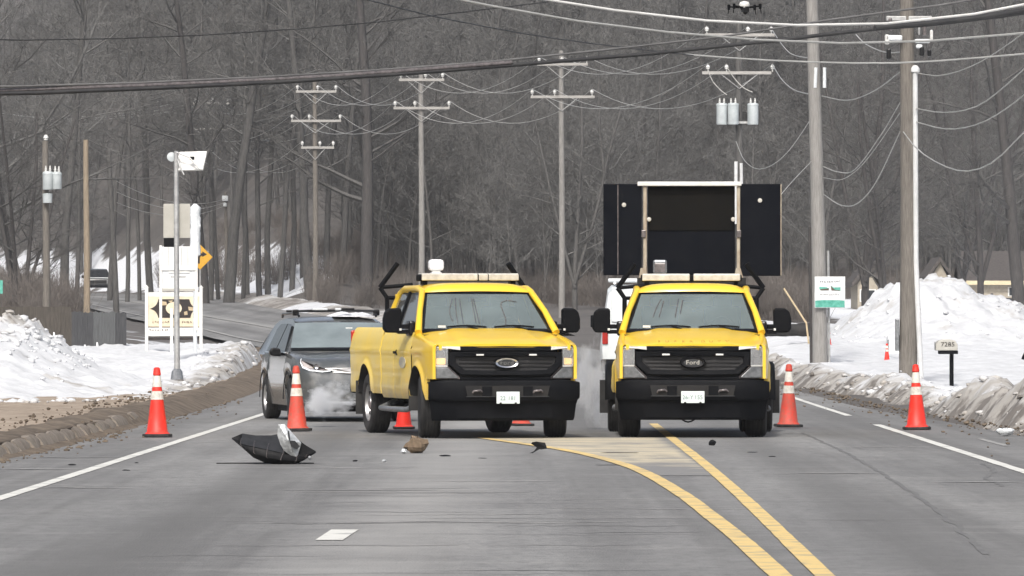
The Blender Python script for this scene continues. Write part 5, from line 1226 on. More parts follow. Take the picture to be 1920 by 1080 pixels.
# street-name blade just inside the left edge
gs_ = empty('green_street_sign', (P(-6, 0, 175).x, 175, gz(175)), 0, 'green street sign cut by the left picture edge', 'road sign')
mb = MB(); mb.box((0, 0, zat(538, 175)-gz(175)), (.34, .015, .38)); mb.build('blade', M['sign_green'], gs_)
mb = MB(); mb.tube([(-.1, .05, -.2), (-.1, .05, zat(510, 175)-gz(175))], .03, 8); mb.build('post', M['galv'], gs_)

# ------------------------------------------------------------------ right roadside
D = 130; mx = (1776-CX)*D/F; mz = gz(D)+max(0, hR(mx, D))-.05
mbx = empty('roadside_mailbox', (mx, D, mz), 0, 'pale mailbox with dark numbers on a thin black post in snow', 'mailbox')
mb = MB(); mb.tube([(.10, .1, -.1), (.10, .1, zat(655, D)-mz)], .045, 8); mb.build('post', M['black_plastic'], mbx)
mb = MB(); prof = [(-.20, 0), (.20, 0), (.20, .12), (.16, .20), (.06, .235), (-.06, .235), (-.16, .20), (-.20, .12)]
zc = zat(657, D)-mz; mb.prism([(a*1.15, b) for a, b in prof], lambda p: (p[0]-.02, -.18, zc+p[1]), lambda p: (p[0]-.02, .30, zc+p[1])); bx_ = mb.build('box', M['sign_back'], mbx, bevel=.012)
mb = MB(); mb.box((.02, .05, zc-.04), (.40, .4, .075)); mb.build('bracket', M['black_plastic'], mbx, bevel=.01)
text_mesh('7285', .13, 'box_numbers', M['sign_dark'], mbx, (.0, -.187, zc+.125), sx=1.15)
mb = MB(); mb.box((-.26, .0, zc+.10), (.02, .05, .16)); mb.build('flag', M['lamp_grey'], mbx)
# small white yard sign on wire legs
D = 164; yx = (1676-CX)*D/F; yz = gz(D)+max(0, hR(yx, D))
ys_ = empty('yard_sign', (yx, D, yz), 0, 'small white yard sign on thin dark stakes beside the big pole', 'sign')
mb = MB(); mb.box((0, 0, .32), (.28, .012, .36)); mb.build('panel', M['litter_white'], ys_)
for s, hh in ((-1, .5), (1, .62)):
    mb = MB(); mb.tube([(s*.15, .02, -.1), (s*.15, .02, hh)], .012, 5); mb.build('stake', M['bark_dark'], ys_)
# black corrugated pipe lying behind the snow, with a leaning stake
pp = P(1495, 622, 172)
mb = MB(); n = 30; path = [(pp.x-1.9+2.5*t, pp.y+.8*t, gz(172)+.62+.16*t+.06*math.sin(t*3)) for t in [k/n for k in range(n+1)]]
mb.tube(path, [.10+.12*t+.05*fbm(t*6, 2, 1) for t in [k/n for k in range(n+1)]], 10); tag(mb.build('fallen_log', M['log'], smooth=60), 'dark fallen log lying behind the snow beside the pale pole', 'log')
a, b = P(1512, 606, 171), P(1470, 541, 171.5); mb = MB(); mb.tube([a-Vector((-.1, 0, .9)), a, b], .028, 6); tag(mb.build('leaning_stake', M['stake']), 'pale wooden stake leaning left over the dark fallen log', 'stake')
# thin black marker cut by the right edge
me_ = P(1922, 690, 118); mb = MB(); mb.prism([(-.05, .28), (.02, .42), (.09, .4), (.1, -.6), (.04, -.6), (.02, .2), (-.07, .22)], lambda p: (me_.x+p[0], 118, me_.z+p[1]-.05), lambda p: (me_.x+p[0], 118.05, me_.z+p[1]-.05)); tag(mb.build('marker_post', M['black_plastic'], bevel=.008), 'black marker cut by the right picture edge', 'post')

# houses half hidden in the trees
def house(px0, px1, d, pyb, pyt, depth, label, roofh, gable=False, trim=False):
    x0_, x1_ = (px0-CX)*d/F, (px1-CX)*d/F; zb_ = zat(pyb, d); z1 = zat(pyt, d); cx = (x0_+x1_)/2; w = x1_-x0_
    r = empty('house', (cx, d, zb_), 0, label, 'house'); h = z1-zb_
    mb = MB(); mb.box((0, depth/2, h/2-.5), (w, depth, h+1)); wl = mb.build('wall', M['house_wall'], r)
    n = int(h/.18)
    for i in range(n):
        mb = MB(); mb.box((0, -.012, .09+i*.18), (w-.01, .02, .165), Matrix.Rotation(.05, 3, 'X')); mb.build('siding_board', M['house_wall'], wl)
    mb = MB()
    if gable:
        mb.prism([(-w/2-.3, h-.15), (0, h+roofh), (w/2+.3, h-.15), (w/2+.3, h+.1), (0, h+roofh+.25), (-w/2-.3, h+.1)], lambda p: (p[0], -.3, p[1]), lambda p: (p[0], depth+.3, p[1]))
        rf = mb.build('roof', M['shingle'], r)
        mb = MB(); mb.prism([(-w/2, h), (w/2, h), (0, h+roofh)], lambda p: (p[0], 0, p[1]), lambda p: (p[0], .1, p[1])); mb.build('gable', M['house_wall'], r)
    else:
        mb.prism([(-.4, h-.02), (depth/2, h+roofh), (depth+.4, h-.02), (depth+.4, h+.12), (depth/2, h+roofh+.15), (-.4, h+.12)], lambda p: (-w/2-.3, p[0], p[1]), lambda p: (w/2+.3, p[0], p[1])); rf = mb.build('roof', M['shingle'], r)
    if trim:
        mb = MB(); mb.box((0, -.42, h+.02), (w+.6, .06, .22)); mb.build('fascia', M['house_trim'], r)
    for i in range(max(1, int(w/2.6))):
        wx = -w/2+(i+.5)*w/max(1, int(w/2.6)); mb = MB(); mb.box((wx, -.02, h*.55), (.8, .06, min(1.0, h*.5))); f = mb.build('window', M['white_paint'], r); mb = MB(); mb.box((wx, -.045, h*.55), (.66, .03, min(.86, h*.42))); mb.build('pane', M['dark_glass'], f)
    return r
house(1608, 1646, 300, 580, 533, 6, 'small cream house left of the big pole, behind bare trees', .8, gable=True)
house(1746, 1778, 330, 575, 522, 6, 'pale gabled house peeking over the top of the snow pile', .9, gable=True)
house(1818, 1990, 325, 566, 531, 8, 'long low house with cream fascia at the right edge', 1.6, trim=True)
# dark slatted board fence before the long house
D = 290; lf = empty('low_board_fence', (P(1890, 0, D).x, D, gz(D)), 0, 'low dark rail fence in front of the long house', 'fence')
for i in range(3):
    mb = MB(); mb.box((0, 0, zat(562+i*8, D)-gz(D)), (4.6, .05, .17)); mb.build('rail', M['fence'], lf)
for i in range(4):
    mb = MB(); mb.box((-2.2+i*1.45, .06, .2), (.12, .10, zat(556, D)-gz(D)+.6)); mb.build('post', M['fence'], lf)

# ------------------------------------------------------------------ drone hovering over the trucks
dr = empty('hovering_drone', P(1396, 14, 62), R(12), 'small white-topped quadcopter drone hovering at the top edge', 'drone')
mb = MB(); mb.lathe([(.001, -.035), (.035, -.03), (.055, -.005), (.05, .01)], 12); mb.box((0, -.03, -.03), (.06, .09, .04)); mb.build('body', M['black_gloss'], dr, smooth=50)
mb = MB(); mb.lathe([(.05, .008), (.055, .03), (.045, .055), (.001, .065)], 12); mb.build('shell', M['white_lens'], dr, smooth=60)
mb = MB(); mb.lathe([(.001, -.075), (.022, -.065), (.026, -.045), (.015, -.03)], 10, 'z', (.0, -.04, 0)); mb.build('camera_pod', M['black_gloss'], dr, smooth=60)
for sx_, sy_ in ((-1, -1), (1, -1), (-1, 1), (1, 1)):
    mb = MB(); e_ = Vector((sx_*.135, sy_*.11, .01)); mb.tube([(sx_*.03, sy_*.03, 0), e_], .009, 6); mb.lathe([(.014, -.03), (.016, .02), (.001, .025)], 8, 'z', e_); ar = mb.build('arm', M['black_plastic'], dr)
    mb = MB(); a = random.uniform(0, 3); mb.box(tuple(e_+Vector((0, 0, .028))), (.13, .012, .003), Matrix.Rotation(a, 3, 'Z')); mb.build('propeller', M['black_gloss'], ar)
    mb = MB(); mb.tube([e_, e_+Vector((sx_*.01, 0, -.075))], .005, 5); mb.build('landing_leg', M['black_plastic'], ar)

# ------------------------------------------------------------------ debris on the road
def deb(px, py): g = G(px, py); return g
g = deb(515, 870); wd = empty('broken_umbrella', (g.x, g.y, 0), R(4), 'broken black umbrella with silver lining lying upturned on the road', 'umbrella')
S = 1/175.5
def u(px, py): return ((px-515)*S, (870-py)*S)
FR = [(435, 822), (450, 832), (475, 838), (500, 843), (530, 850), (556, 856), (575, 853), (592, 847)]
BK = [(435, 821), (455, 813), (480, 817), (510, 817), (535, 812), (556, 822), (575, 836), (592, 846)]
BT = [(437, 823), (455, 839), (475, 857), (497, 867), (520, 870), (552, 870), (570, 862), (591, 849)]
mb = MB(); rows = []
for i in range(8):
    fx, fz = u(*FR[i]); bx, bz = u(*BK[i]); tx, tz = u(*BT[i]); w = math.sin(math.pi*(i+.25)/7.5)
    rows.append([(fx, -.20*w, fz), (fx*.5+tx*.5, -.19*w, fz*.45+tz*.55), (tx, -.10*w, max(0, tz)+.002), (tx, .04*w, max(.0, tz)+.002), (tx*.5+bx*.5, .15*w, tz*.5+bz*.5), (bx, .19*w, bz)])
mb.grid(rows); o = mb.build('canopy', M['rag_black'], wd, smooth=25); so_ = o.modifiers.new('thick', 'SOLIDIFY'); so_.thickness = .006
mb = MB(); rows = []
for i in range(1, 5):
    fx, fz = u(*FR[i]); bx, bz = u(*BK[i]); w = math.sin(math.pi*(i+.25)/7.5)
    rows.append([(fx+.004, -.17*w, fz+.004), (fx*.5+bx*.5, 0*w, fz*.55+bz*.45), (bx, .17*w, bz-.003)])
mb.grid(rows); mb.build('inner_canopy', M['rag_grey'], wd, smooth=20)
mb = MB(); mb.prism([u(*p) for p in ((556, 823), (545, 835), (560, 852), (575, 853), (591, 847), (575, 836))], lambda p: (p[0], -.10, p[1]), lambda p: (p[0], -.085, p[1])); mb.build('torn_flap', M['rag_black'], wd)
for i in (1, 2, 3, 4, 5, 6):
    fx, fz = u(*FR[i]); tx, tz = u(*BT[i]); w = math.sin(math.pi*(i+.25)/7.5); mb = MB(); mb.tube([(u(528, 868)[0]*.6+tx*.4, -.06*w, .012), ((fx+tx)/2, -.205*w, fz*.45+max(0, tz)*.55), (fx, -.215*w, fz+.01)], .005, 5); mb.build('rib', M['lamp_smoke'], wd)
    mb = MB(); mb.tube([(fx, -.20*w, fz+.003), (fx*.5+u(*BK[i])[0]*.5, 0, fz*.55+u(*BK[i])[1]*.45+.008)], .003, 5); mb.build('rib', M['lamp_smoke'], wd)
sil = [(521, 795), (533, 795), (548, 812), (564, 830), (562, 838), (555, 860), (547, 855), (532, 845), (525, 833), (519, 815)]
mb = MB(); cc = u(540, 826); ring_ = [u(*p) for p in sil]
vs_ = [(cc[0], -.20, cc[1])]+[(p[0], -.145+.03*noise.noise(Vector((p[0]*9, p[1]*9, 1))), p[1]) for p in ring_]
mb.add(vs_, [(0, i+1, (i+1) % 10+1) for i in range(10)]); mb.build('silver_lining', M['foil'], wd)
mb = MB(); mb.prism([u(*p) for p in ((541, 825), (552, 826), (561, 836), (556, 842), (545, 838))], lambda p: (p[0], -.215, p[1]), lambda p: (p[0], -.205, p[1])); mb.prism([u(*p) for p in ((538, 806), (541, 808), (543, 824), (540, 824))], lambda p: (p[0], -.213, p[1]), lambda p: (p[0], -.203, p[1])); mb.build('dark_tear', M['rag_grey'], wd)
mb = MB(); c_ = u(580, 858); mb.lathe([(.001, -.012), (.02, -.008), (.022, 0), (.02, .008), (.001, .012)], 12, 'y', (c_[0], -.12, c_[1])); mb.build('handle_tip', M['lamp_grey'], wd, smooth=60)
mb = MB(); mb.tube([(-.62, .05, .008), (-.2, .03, .01), (.1, .02, .012)], .006, 5); mb.tube([(.12, .02, .012), (.42, .0, .008)], .006, 5); mb.build('painted_shadow', M['rag_black'], wd)  # dark tubes on the road drawn as the umbrella's cast shadow
def blob(name, px, py, w, h, dep, m, label, cat='debris', seed=0, group='crash debris on the road'):
    g = deb(px, py); mb = MB(); rows = []; n1, n2 = 7, 10
    for i in range(n1+1):
        t = math.pi*i/n1; row = []
        for k in range(n2):
            a = 2*math.pi*k/n2; q = 1+.55*noise.noise(Vector((math.cos(a)*1.3+seed, math.sin(a)*1.3, t*1.4)))
            row.append((math.sin(t)*math.cos(a)*w/2*q, math.sin(t)*math.sin(a)*dep/2*q, max(.004, h/2+math.cos(t)*h/2*q)))
        rows.append(row)
    mb.grid(rows, True); o = mb.build(name, m, loc=(g.x, g.y, .0), smooth=18); return tag(o, label, cat, group)
bgp = blob('crumpled_paper_bag', 782, 850, .28, .19, .2, M['paper_bag'], 'brown crumpled paper bag lying before the turned pickup', 'bag', 3)
blob('foil_scrap', 757, 851, .07, .06, .06, M['foil'], 'silver foil scrap at the left end of the brown bag', seed=6)
blob('foil_scrap', 720, 867, .05, .035, .05, M['foil'], 'small silver scrap on the road left of the brown bag', seed=9)
blob('black_scrap', 666, 866, .06, .022, .05, M['rag_black'], 'small black scrap right of the broken umbrella', seed=12)
blob('black_scrap', 834, 856, .13, .02, .08, M['rag_black'], 'flat black scrap right of the brown bag', seed=15)
blob('black_scrap', 1336, 836, .09, .07, .06, M['rag_black'], 'black scrap just in front of the board truck', seed=18)
blob('black_scrap', 1410, 849, .13, .012, .06, M['rag_grey'], 'grey flat scrap right of the yellow line before the board truck', seed=21)
blob('black_scrap', 1448, 857, .10, .012, .06, M['rag_black'], 'dark scrap farthest right before the board truck', seed=23)
blob('black_scrap', 135, 873, .08, .018, .05, M['rag_black'], 'dark scrap left of the left edge line', seed=25)
blob('black_scrap', 236, 883, .08, .014, .05, M['rag_black'], 'dark scrap just right of the left edge line', seed=27)
blob('black_scrap', 256, 869, .05, .014, .05, M['rag_grey'], 'tiny dark scrap touching the left edge line', seed=29)
blob('black_scrap', 905, 860, .09, .010, .07, M['rag_grey'], 'thin grey scrap in the lane before the turned pickup', seed=31)
blob('dark_strip', 1160, 850, .42, .012, .05, M['rag_grey'], 'thin dark strip lying on the sandy patch between the yellow lines', seed=33)
blob('dark_strip', 1150, 873, .36, .010, .05, M['rag_grey'], 'thin dark strip lying along the curved yellow line', seed=35)
g = deb(1008, 850); br = empty('torn_rubber_piece', (g.x, g.y, 0), 0, 'twisted torn black rubber piece on the yellow line', 'debris', 'crash debris on the road')
s2 = 1/162
for pts, nm_ in (([(998, 829), (1006, 828), (1022, 830), (1026, 841), (1014, 843), (1005, 838), (996, 832)], 'crumpled_sheet'), ([(1007, 838), (1012, 842), (999, 851), (993, 850), (1001, 846)], 'torn_leg')):
    mb = MB(); mb.prism([((a-1008)*s2, (850-b)*s2) for a, b in pts], lambda p: (p[0], -.03+.05*noise.noise(Vector((p[0]*20, p[1]*20, 0))), max(.004, p[1])), lambda p: (p[0], .04+.05*noise.noise(Vector((p[0]*20, p[1]*20, 5))), max(.004, p[1]))); mb.build(nm_, M['rag_black'], br)
# white bag on the right shoulder
g = deb(1885, 818); wbag = empty('white_plastic_bag', (g.x, g.y, 0), 0, 'white plastic bag lying on the right shoulder', 'litter')
mb = MB(); rows = []
for i in range(8):
    t = i/7; row = []
    for k in range(14):
        a = 2*math.pi*k/14; q = 1+.3*noise.noise(Vector((math.cos(a)*2, math.sin(a)*2, t*3))); r = math.sin(math.pi*(.12+.86*t))**.6
        row.append((math.cos(a)*.125*r*q, math.sin(a)*.09*r*q, .105*(1-t)**.8+.004+.02*noise.noise(Vector((k*1.7, i, 0)))*(1-t)))
    rows.append(row)
mb.grid(rows, True); mb.build('bag', M['litter_white'], wbag, smooth=30)
mb = MB(); mb.box((-.02, -.095, .03), (.10, .01, .03)); mb.build('print', M['lamp_grey'], wbag)

# ------------------------------------------------------------------ trees
def gen_tree(seed, hh=18, r=.22, start=.3, spread=1.0, n1=16, fork=0, twigs=(6, 6, 4), thin=1.0, up=.55, lean=.03):
    rt = random.Random(seed); mbT, mbB = MB(), MB()
    def grow(mb, p, dr, ln, r0, lev, nseg, wob, sides):
        pts = [p]; d_ = dr.normalized()
        for i in range(nseg):
            d_ = (d_+Vector((rt.gauss(0, wob), rt.gauss(0, wob), rt.gauss(0, wob)*.6+.05*(1 if lev else 0)))).normalized(); pts.append(pts[-1]+d_*ln/nseg)
        tip = .45 if lev == 0 else .25
        mb.tube(pts, [max(.006, r0*(1-(1-tip)*k/nseg)) for k in range(nseg+1)], sides, caps=False); return pts, d_
    trunks = [(Vector((0, 0, -.4)), Vector((rt.gauss(0, lean), rt.gauss(0, lean), 1)), hh, r)]
    if fork: 
        for q in range(fork): a = rt.uniform(0, 6.28); trunks.append((Vector((0, 0, hh*rt.uniform(.08, .18))), Vector((math.cos(a)*.3, math.sin(a)*.3, 1)), hh*.85, r*.7))
    for (p, d0, L_, rr_) in trunks:
        pts, _ = grow(mbT, p, d0, L_, rr_, 0, 9, .032, 7)
        for i in range(n1):
            t = start+(1-start)*((i+rt.random())/n1); idx = t*9; k = min(8, int(idx)); bp_ = pts[k].lerp(pts[k+1], idx-k)
            a = rt.uniform(0, 6.28); el = up*rt.uniform(.5, 1.4)
            l1 = L_*(.34-.22*t)*rt.uniform(.7, 1.25)*spread; r1 = rr_*(1-.6*t)*rt.uniform(.25, .45)
            p1, e1 = grow(mbB, bp_, Vector((math.cos(a), math.sin(a), el)), l1, r1, 1, 5, .13, 4)
            for j in range(twigs[0]):
                t2 = .25+.75*(j+rt.random())/twigs[0]; k2 = min(4, int(t2*5)); b2 = p1[k2].lerp(p1[k2+1], t2*5-k2)
                dd = ((p1[k2+1]-p1[k2]).normalized()+Vector((rt.gauss(0, .7), rt.gauss(0, .7), rt.gauss(.2, .5)))).normalized()
                p2, e2 = grow(mbB, b2, dd, l1*rt.uniform(.35, .6)*(1.1-.5*t2), max(.012, r1*.38), 2, 3, .16, 3)
                for m_ in range(twigs[1]):
                    t3 = rt.uniform(.2, 1); k3 = min(2, int(t3*3)); b3 = p2[k3].lerp(p2[k3+1], t3*3-k3)
                    dd3 = (e2+Vector((rt.gauss(0, .8), rt.gauss(0, .8), rt.gauss(.15, .6)))).normalized()
                    p3, e3 = grow(mbB, b3, dd3, l1*rt.uniform(.15, .32), .011*thin, 3, 2, .2, 3)
                    for m4 in range(twigs[2]):
                        b4 = p3[0].lerp(p3[2], rt.random()); dv = (e3+Vector((rt.gauss(0, .9), rt.gauss(0, .9), rt.gauss(.1, .7)))).normalized()*l1*rt.uniform(.08, .18); sd = dv.cross(Vector((rt.gauss(0, 1), rt.gauss(0, 1), rt.gauss(0, 1)))).normalized()*.012*thin
                        mbB.add([b4-sd, b4+sd, b4+dv], [(0, 1, 2)])
    return mbT, mbB
protos = []
for i, kw in enumerate([dict(hh=19, r=.15, start=.3, n1=19, thin=1.3), dict(hh=21, r=.17, start=.38, n1=17, thin=1.3), dict(hh=17, r=.14, start=.2, spread=1.1, n1=19, thin=1.3), dict(hh=16, r=.12, start=.22, fork=1, n1=12, thin=1.3), dict(hh=20, r=.19, start=.22, spread=1.25, n1=20, thin=1.3), dict(hh=14, r=.10, start=.15, n1=18, thin=1.3), dict(hh=21, r=.27, start=.42, n1=15), dict(hh=20, r=.38, start=.25, n1=18, spread=1.1), dict(hh=15, r=.20, start=.12, fork=2, n1=13, spread=1.1, twigs=(6, 5, 3)), dict(hh=22, r=.40, start=.18, n1=20, spread=1.5, up=.5)]):
    t_, b_ = gen_tree(100+i, **kw)
    mt, mc = t_.mesh('trunk_%d' % i), b_.mesh('crown_%d' % i)
    mt.shade_smooth(); mt.materials.append(M['bark']); mc.materials.append(M['twig']); protos.append((mt, mc))
mtd, mcd = [], []
for i in (7, 8, 9):
    a = protos[i][0].copy(); a.materials.clear(); a.materials.append(M['bark_dark']); b = protos[i][1].copy(); b.materials.clear(); b.materials.append(M['bark']); mtd.append(a); mcd.append(b)
def tree(px, d, pi, s, rz, label, group, dark=False, name='bare_tree'):
    x = (px-CX)*d/F; r = empty(name, (x, d, gz(d)+hill(x, d)-.1), rz, label, 'tree', group)
    mt, mc = (mtd[pi], mcd[pi]) if dark else protos[pi]
    for nm_, me in (('trunk', mt), ('crown', mc)):
        o = bpy.data.objects.new(nm_, me); COL.objects.link(o); o.parent = r; o.scale = (s*(tr if nm_ == 'trunk' else 1), s*(tr if nm_ == 'trunk' else 1), s)
    return r
gw = 'slender trunks before the snowy slope'
slw = 'slender bare trunk before the snowy slope behind the grey SUV'
for i, (px, d, s, tr) in enumerate([(428, 335, .95, 1.3), (455, 345, .9, .9), (463, 352, .9, .8), (487, 340, 1.0, 1.2), (503, 350, .9, .8), (524, 338, .95, 1.0), (547, 342, .9, .7), (566, 350, 1.0, .8), (582, 330, .95, 1.1), (612, 345, 1.0, 1.1), (640, 340, .9, .8), (655, 360, .9, 1.0)]):
    tree(px, d, (6, 1, 6, 0)[i % 4], s, i*1.3, '%s slender trunk right of the yellow arrow sign before the snowy slope' % ('first', 'second', 'third', 'fourth', 'fifth', 'sixth', 'seventh', 'eighth', 'ninth', 'tenth', 'eleventh', 'twelfth')[i], gw)
gl = 'slender trunks left of the solar pole'
for i, (px, d, s, tr) in enumerate([(238, 340, .9, 1.0), (262, 350, .9, .8), (284, 345, .9, .9), (205, 350, 1, 1), (395, 350, 1, 1.1), (410, 360, .9, .9), (120, 300, .9, 1), (142, 310, .85, .9)]):
    tree(px, d, (0, 1, 6, 1)[i % 4], s, i*1.9+.5, ('bare trunk just right of the dark leaning pole', 'second bare trunk right of the dark leaning pole', 'bare trunk just left of the cream painted sign', 'bare trunk just left of the dark leaning pole', 'bare trunk just right of the yellow arrow sign', 'bare trunk left of the short pole with pale lamp', 'bare trunk right of the grey transformer pole', 'bare trunk just left of the tan bare pole')[i], gl)
tree(685, 318, 0, 1.05, .4, 'large dark forked tree left of the turned pickup roof', None, True)
tree(384, 330, 0, .85, 2.2, 'dark thick tree right of the yellow arrow sign', None, True)
tree(1078, 300, 8, .75, 1.0, 'bare tree beside the pole between the trucks', None)
tree(1622, 262, 1, .95, .7, 'dark many-stemmed tree behind the green sign', None, True)
tree(1660, 255, 1, .7, 2.7, 'dark bare tree just left of the brown utility pole', None, True)
tree(1838, 275, 1, .9, 4.1, 'dark tree over the right shoulder of the snow pile', None, True)
tree(1802, 285, 1, .75, 5.0, 'dark tree right of the brown utility pole over the snow pile', None, True)
tree(1912, 240, 0, .8, 1.6, 'straight dark trunk at the right picture edge', None, True)
tree(-55, 265, 9, .95, 5.6, 'big tree whose limbs sweep in from the upper left', None)
tree(30, 235, 1, .7, 3.0, 'dark bare tree behind the left snow bank', None, True)
tree(48, 250, 1, .6, .9, 'dark bare tree beside the grey transformer pole', None, True)
tree(910, 305, 5, .55, .9, 'small bare tree behind the turned pickup rack', None)
tree(960, 315, 5, .6, 2.9, 'small bare tree behind the turned pickup right mirror', None)
# the far wood: one mass of bare trees over the hill, instanced on a point cloud
pc = bpy.data.collections.new('wood_sources')
for i, (mt, mc) in enumerate(protos[:6]):
    jt = bpy.data.meshes.new('wood_tree_%d' % i)
    bm = bmesh.new(); bm.from_mesh(mt); nf = len(bm.faces); bm.from_mesh(mc)
    bm.faces.ensure_lookup_table()
    for k, f in enumerate(bm.faces): f.material_index = 0 if k < nf else 1
    bm.to_mesh(jt); bm.free(); jt.materials.append(M['bark']); jt.materials.append(M['twig'])
    o = bpy.data.objects.new('wood_tree_%d' % i, jt); pc.objects.link(o)
def scatter(name, label, coll, pts, cat):
    me = bpy.data.meshes.new(name); me.from_pydata([p[:3] for p in pts], [], [])
    for nm_, ix in (('spin', 3), ('size', 4)):
        a = me.attributes.new(nm_, 'FLOAT', 'POINT'); a.data.foreach_set('value', [p[ix] for p in pts])
    o = bpy.data.objects.new(name, me); COL.objects.link(o); tag(o, label, cat, None, 'stuff')
    ng = bpy.data.node_groups.new(name, 'GeometryNodeTree'); ng.interface.new_socket('Geometry', in_out='INPUT', socket_type='NodeSocketGeometry'); ng.interface.new_socket('Geometry', in_out='OUTPUT', socket_type='NodeSocketGeometry')
    N = ng.nodes; L = ng.links; gi, go = N.new('NodeGroupInput'), N.new('NodeGroupOutput')
    ci = N.new('GeometryNodeCollectionInfo'); ci.inputs[0].default_value = coll; ci.inputs['Separate Children'].default_value = True; ci.inputs['Reset Children'].default_value = True
    ip = N.new('GeometryNodeInstanceOnPoints'); ip.inputs['Pick Instance'].default_value = True
    def na(nm_): n = N.new('GeometryNodeInputNamedAttribute'); n.data_type = 'FLOAT'; n.inputs[0].default_value = nm_; return n.outputs[0]
    cx_ = N.new('ShaderNodeCombineXYZ'); L.new(na('spin'), cx_.inputs[2]); L.new(gi.outputs[0], ip.inputs['Points']); L.new(ci.outputs[0], ip.inputs['Instance']); L.new(cx_.outputs[0], ip.inputs['Rotation']); L.new(na('size'), ip.inputs['Scale']); L.new(ip.outputs[0], go.inputs[0])
    md = o.modifiers.new('scatter', 'NODES'); md.node_group = ng
    return o
rw = random.Random(21); pts = []
for i in range(1500):
    d = 395+400*rw.random()**1.25; x = rw.uniform(-1, 1)*(12+.092*d)
    if on_road(x, d, 3.5): continue
    if -34 < x < -9 and x-XR(d) < 8: continue
    pts.append((x, d, gz(d)+hill(x, d)+(fbm(x*.02, d*.02, 3)*3.0)*ss(500, 580, d)-.2, rw.uniform(0, 6.28), rw.uniform(.7, 1.1)))
for i in range(170):                                   # wood edge behind the right-hand lots and the pickups
    d = rw.uniform(335, 400); x = rw.uniform(-8, 36) if i < 90 else rw.uniform(-10, 9)
    if on_road(x, d, 2.5): continue
    pts.append((x, d, gz(d)+hill(x, d)-.2, rw.uniform(0, 6.28), rw.uniform(.45, .85)))
scatter('bare_hillside_wood', 'grey leafless wood covering the whole hillside', pc, pts, 'wood')
# brushy undergrowth
bc = bpy.data.collections.new('brush_sources')
for i in range(3):
    rt = random.Random(60+i); mb = MB()
    for q in range(90):
        a = rt.uniform(0, 6.28); b0 = Vector((rt.gauss(0, .45), rt.gauss(0, .45), -.1)); tip = b0+Vector((rt.gauss(0, .5), rt.gauss(0, .5), rt.uniform(.8, 2.4))); mid = b0.lerp(tip, .5)+Vector((rt.gauss(0, .1), rt.gauss(0, .1), .05)); mb.tube([b0, mid, tip], [.014, .011, .005], 3, caps=False)
        for w_ in range(7):
            p = b0.lerp(tip, rt.uniform(.3, 1)); dv = Vector((rt.gauss(0, .28), rt.gauss(0, .28), rt.uniform(0, .45))); sd = Vector((rt.gauss(0, 1), rt.gauss(0, 1), 0)).normalized()*.008; mb.add([p-sd, p+sd, p+dv], [(0, 1, 2)])
    me = mb.mesh('brush_%d' % i); me.materials.append(M['brush']); o = bpy.data.objects.new('brush_%d' % i, me); bc.objects.link(o)
pts = []
for i in range(1000):
    k = rw.random()
    if k < .06: d = rw.uniform(345, 480); x = XR(d)+rw.uniform(2.5, 8)
    elif k < .16: d = rw.uniform(242, 330); x = rw.uniform(6.2, 12.5)
    elif k < .45: d = rw.uniform(300, 420); x = rw.uniform(-11, 12)
    elif k < .70: d = rw.uniform(335, 420); x = rw.uniform(9, 36)
    else: d = rw.uniform(205, 330); x = XL(d)-rw.uniform(2.0, 14)
    if on_road(x, d, 2.4 if x > XL(d) else 1.2): continue
    if 1600 < CX+x*F/d < 1900 and d < 260: continue
    if 140 < CX+x*F/d < 430 and d < 395 and x < XL(d): continue
    pts.append((x, d, gz(d)+hill(x, d)+(.4 if x < XL(d)-5 else .1), rw.uniform(0, 6.28), rw.uniform(.4, .9)))
scatter('roadside_brush', 'brown leafless brush at the foot of the wood', bc, pts, 'brush')

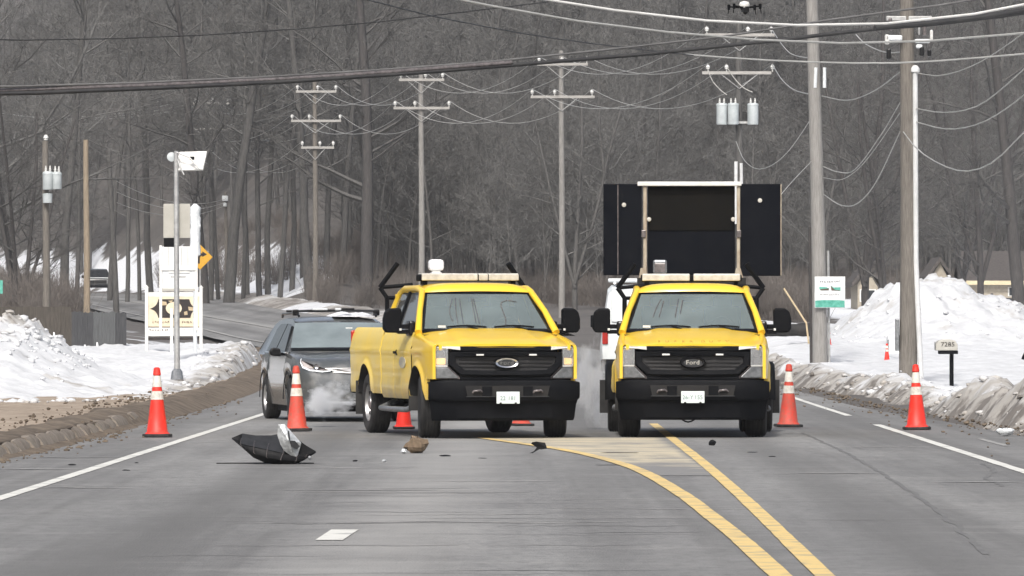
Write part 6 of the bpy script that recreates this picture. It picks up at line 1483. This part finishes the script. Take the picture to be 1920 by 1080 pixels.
# ------------------------------------------------------------------ exhaust steam
def steam(c, size, dens, label, seed):
    mb = MB(); mb.box((0, 0, 0), (2, 2, 2)); m = bpy.data.materials.new('steam'); m.use_nodes = True; nt = m.node_tree; N = nt.nodes; L = nt.links
    N.remove(N['Principled BSDF']); pv = N.new('ShaderNodeVolumePrincipled'); pv.inputs['Color'].default_value = (.95, .96, .97, 1); pv.inputs['Anisotropy'].default_value = .2
    tc = N.new('ShaderNodeTexCoord'); ln = N.new('ShaderNodeVectorMath'); ln.operation = 'LENGTH'; L.new(tc.outputs['Object'], ln.inputs[0])
    t = N.new('ShaderNodeTexNoise'); t.noise_dimensions = '4D'; t.inputs['W'].default_value = seed; t.inputs['Scale'].default_value = 2.3; t.inputs['Detail'].default_value = 6; L.new(tc.outputs['Object'], t.inputs[0])
    a = N.new('ShaderNodeMath'); a.operation = 'MULTIPLY_ADD'; L.new(t.outputs[0], a.inputs[0]); a.inputs[1].default_value = 2.6; a.inputs[2].default_value = -.75
    s_ = N.new('ShaderNodeMath'); s_.operation = 'SUBTRACT'; L.new(a.outputs[0], s_.inputs[0]); L.new(ln.outputs['Value'], s_.inputs[1]); s_.use_clamp = True
    k = N.new('ShaderNodeMath'); k.operation = 'MULTIPLY'; L.new(s_.outputs[0], k.inputs[0]); k.inputs[1].default_value = dens; L.new(k.outputs[0], pv.inputs['Density'])
    L.new(pv.outputs[0], N['Material Output'].inputs['Volume'])
    o = mb.build('exhaust_steam', m, loc=c); o.scale = size; return tag(o, label, 'steam', None, 'stuff')
steam(P(612, 752, 88.6), (.60, .9, .40), 14.0, 'white exhaust steam puffing beside the scuffed cone', 1.3)
steam(P(1112, 715, 86.5), (.36, 1.3, .85), 5.5, 'thin exhaust steam rising between the two yellow trucks', 4.2)

# ------------------------------------------------------------------ thin winter haze
mb = MB(); mb.box((0, 430, 33), (460, 1100, 72)); hz = mb.build('haze', None)
m = bpy.data.materials.new('haze'); m.use_nodes = True; nt = m.node_tree; nt.nodes.remove(nt.nodes['Principled BSDF'])
pv = nt.nodes.new('ShaderNodeVolumePrincipled'); pv.inputs['Color'].default_value = (.93, .95, .98, 1); pv.inputs['Density'].default_value = .00016; pv.inputs['Anisotropy'].default_value = .3
nt.links.new(pv.outputs[0], nt.nodes['Material Output'].inputs['Volume']); hz.data.materials.append(m); tag(hz, 'thin pale winter haze over the road and wood', 'haze', None, 'stuff')
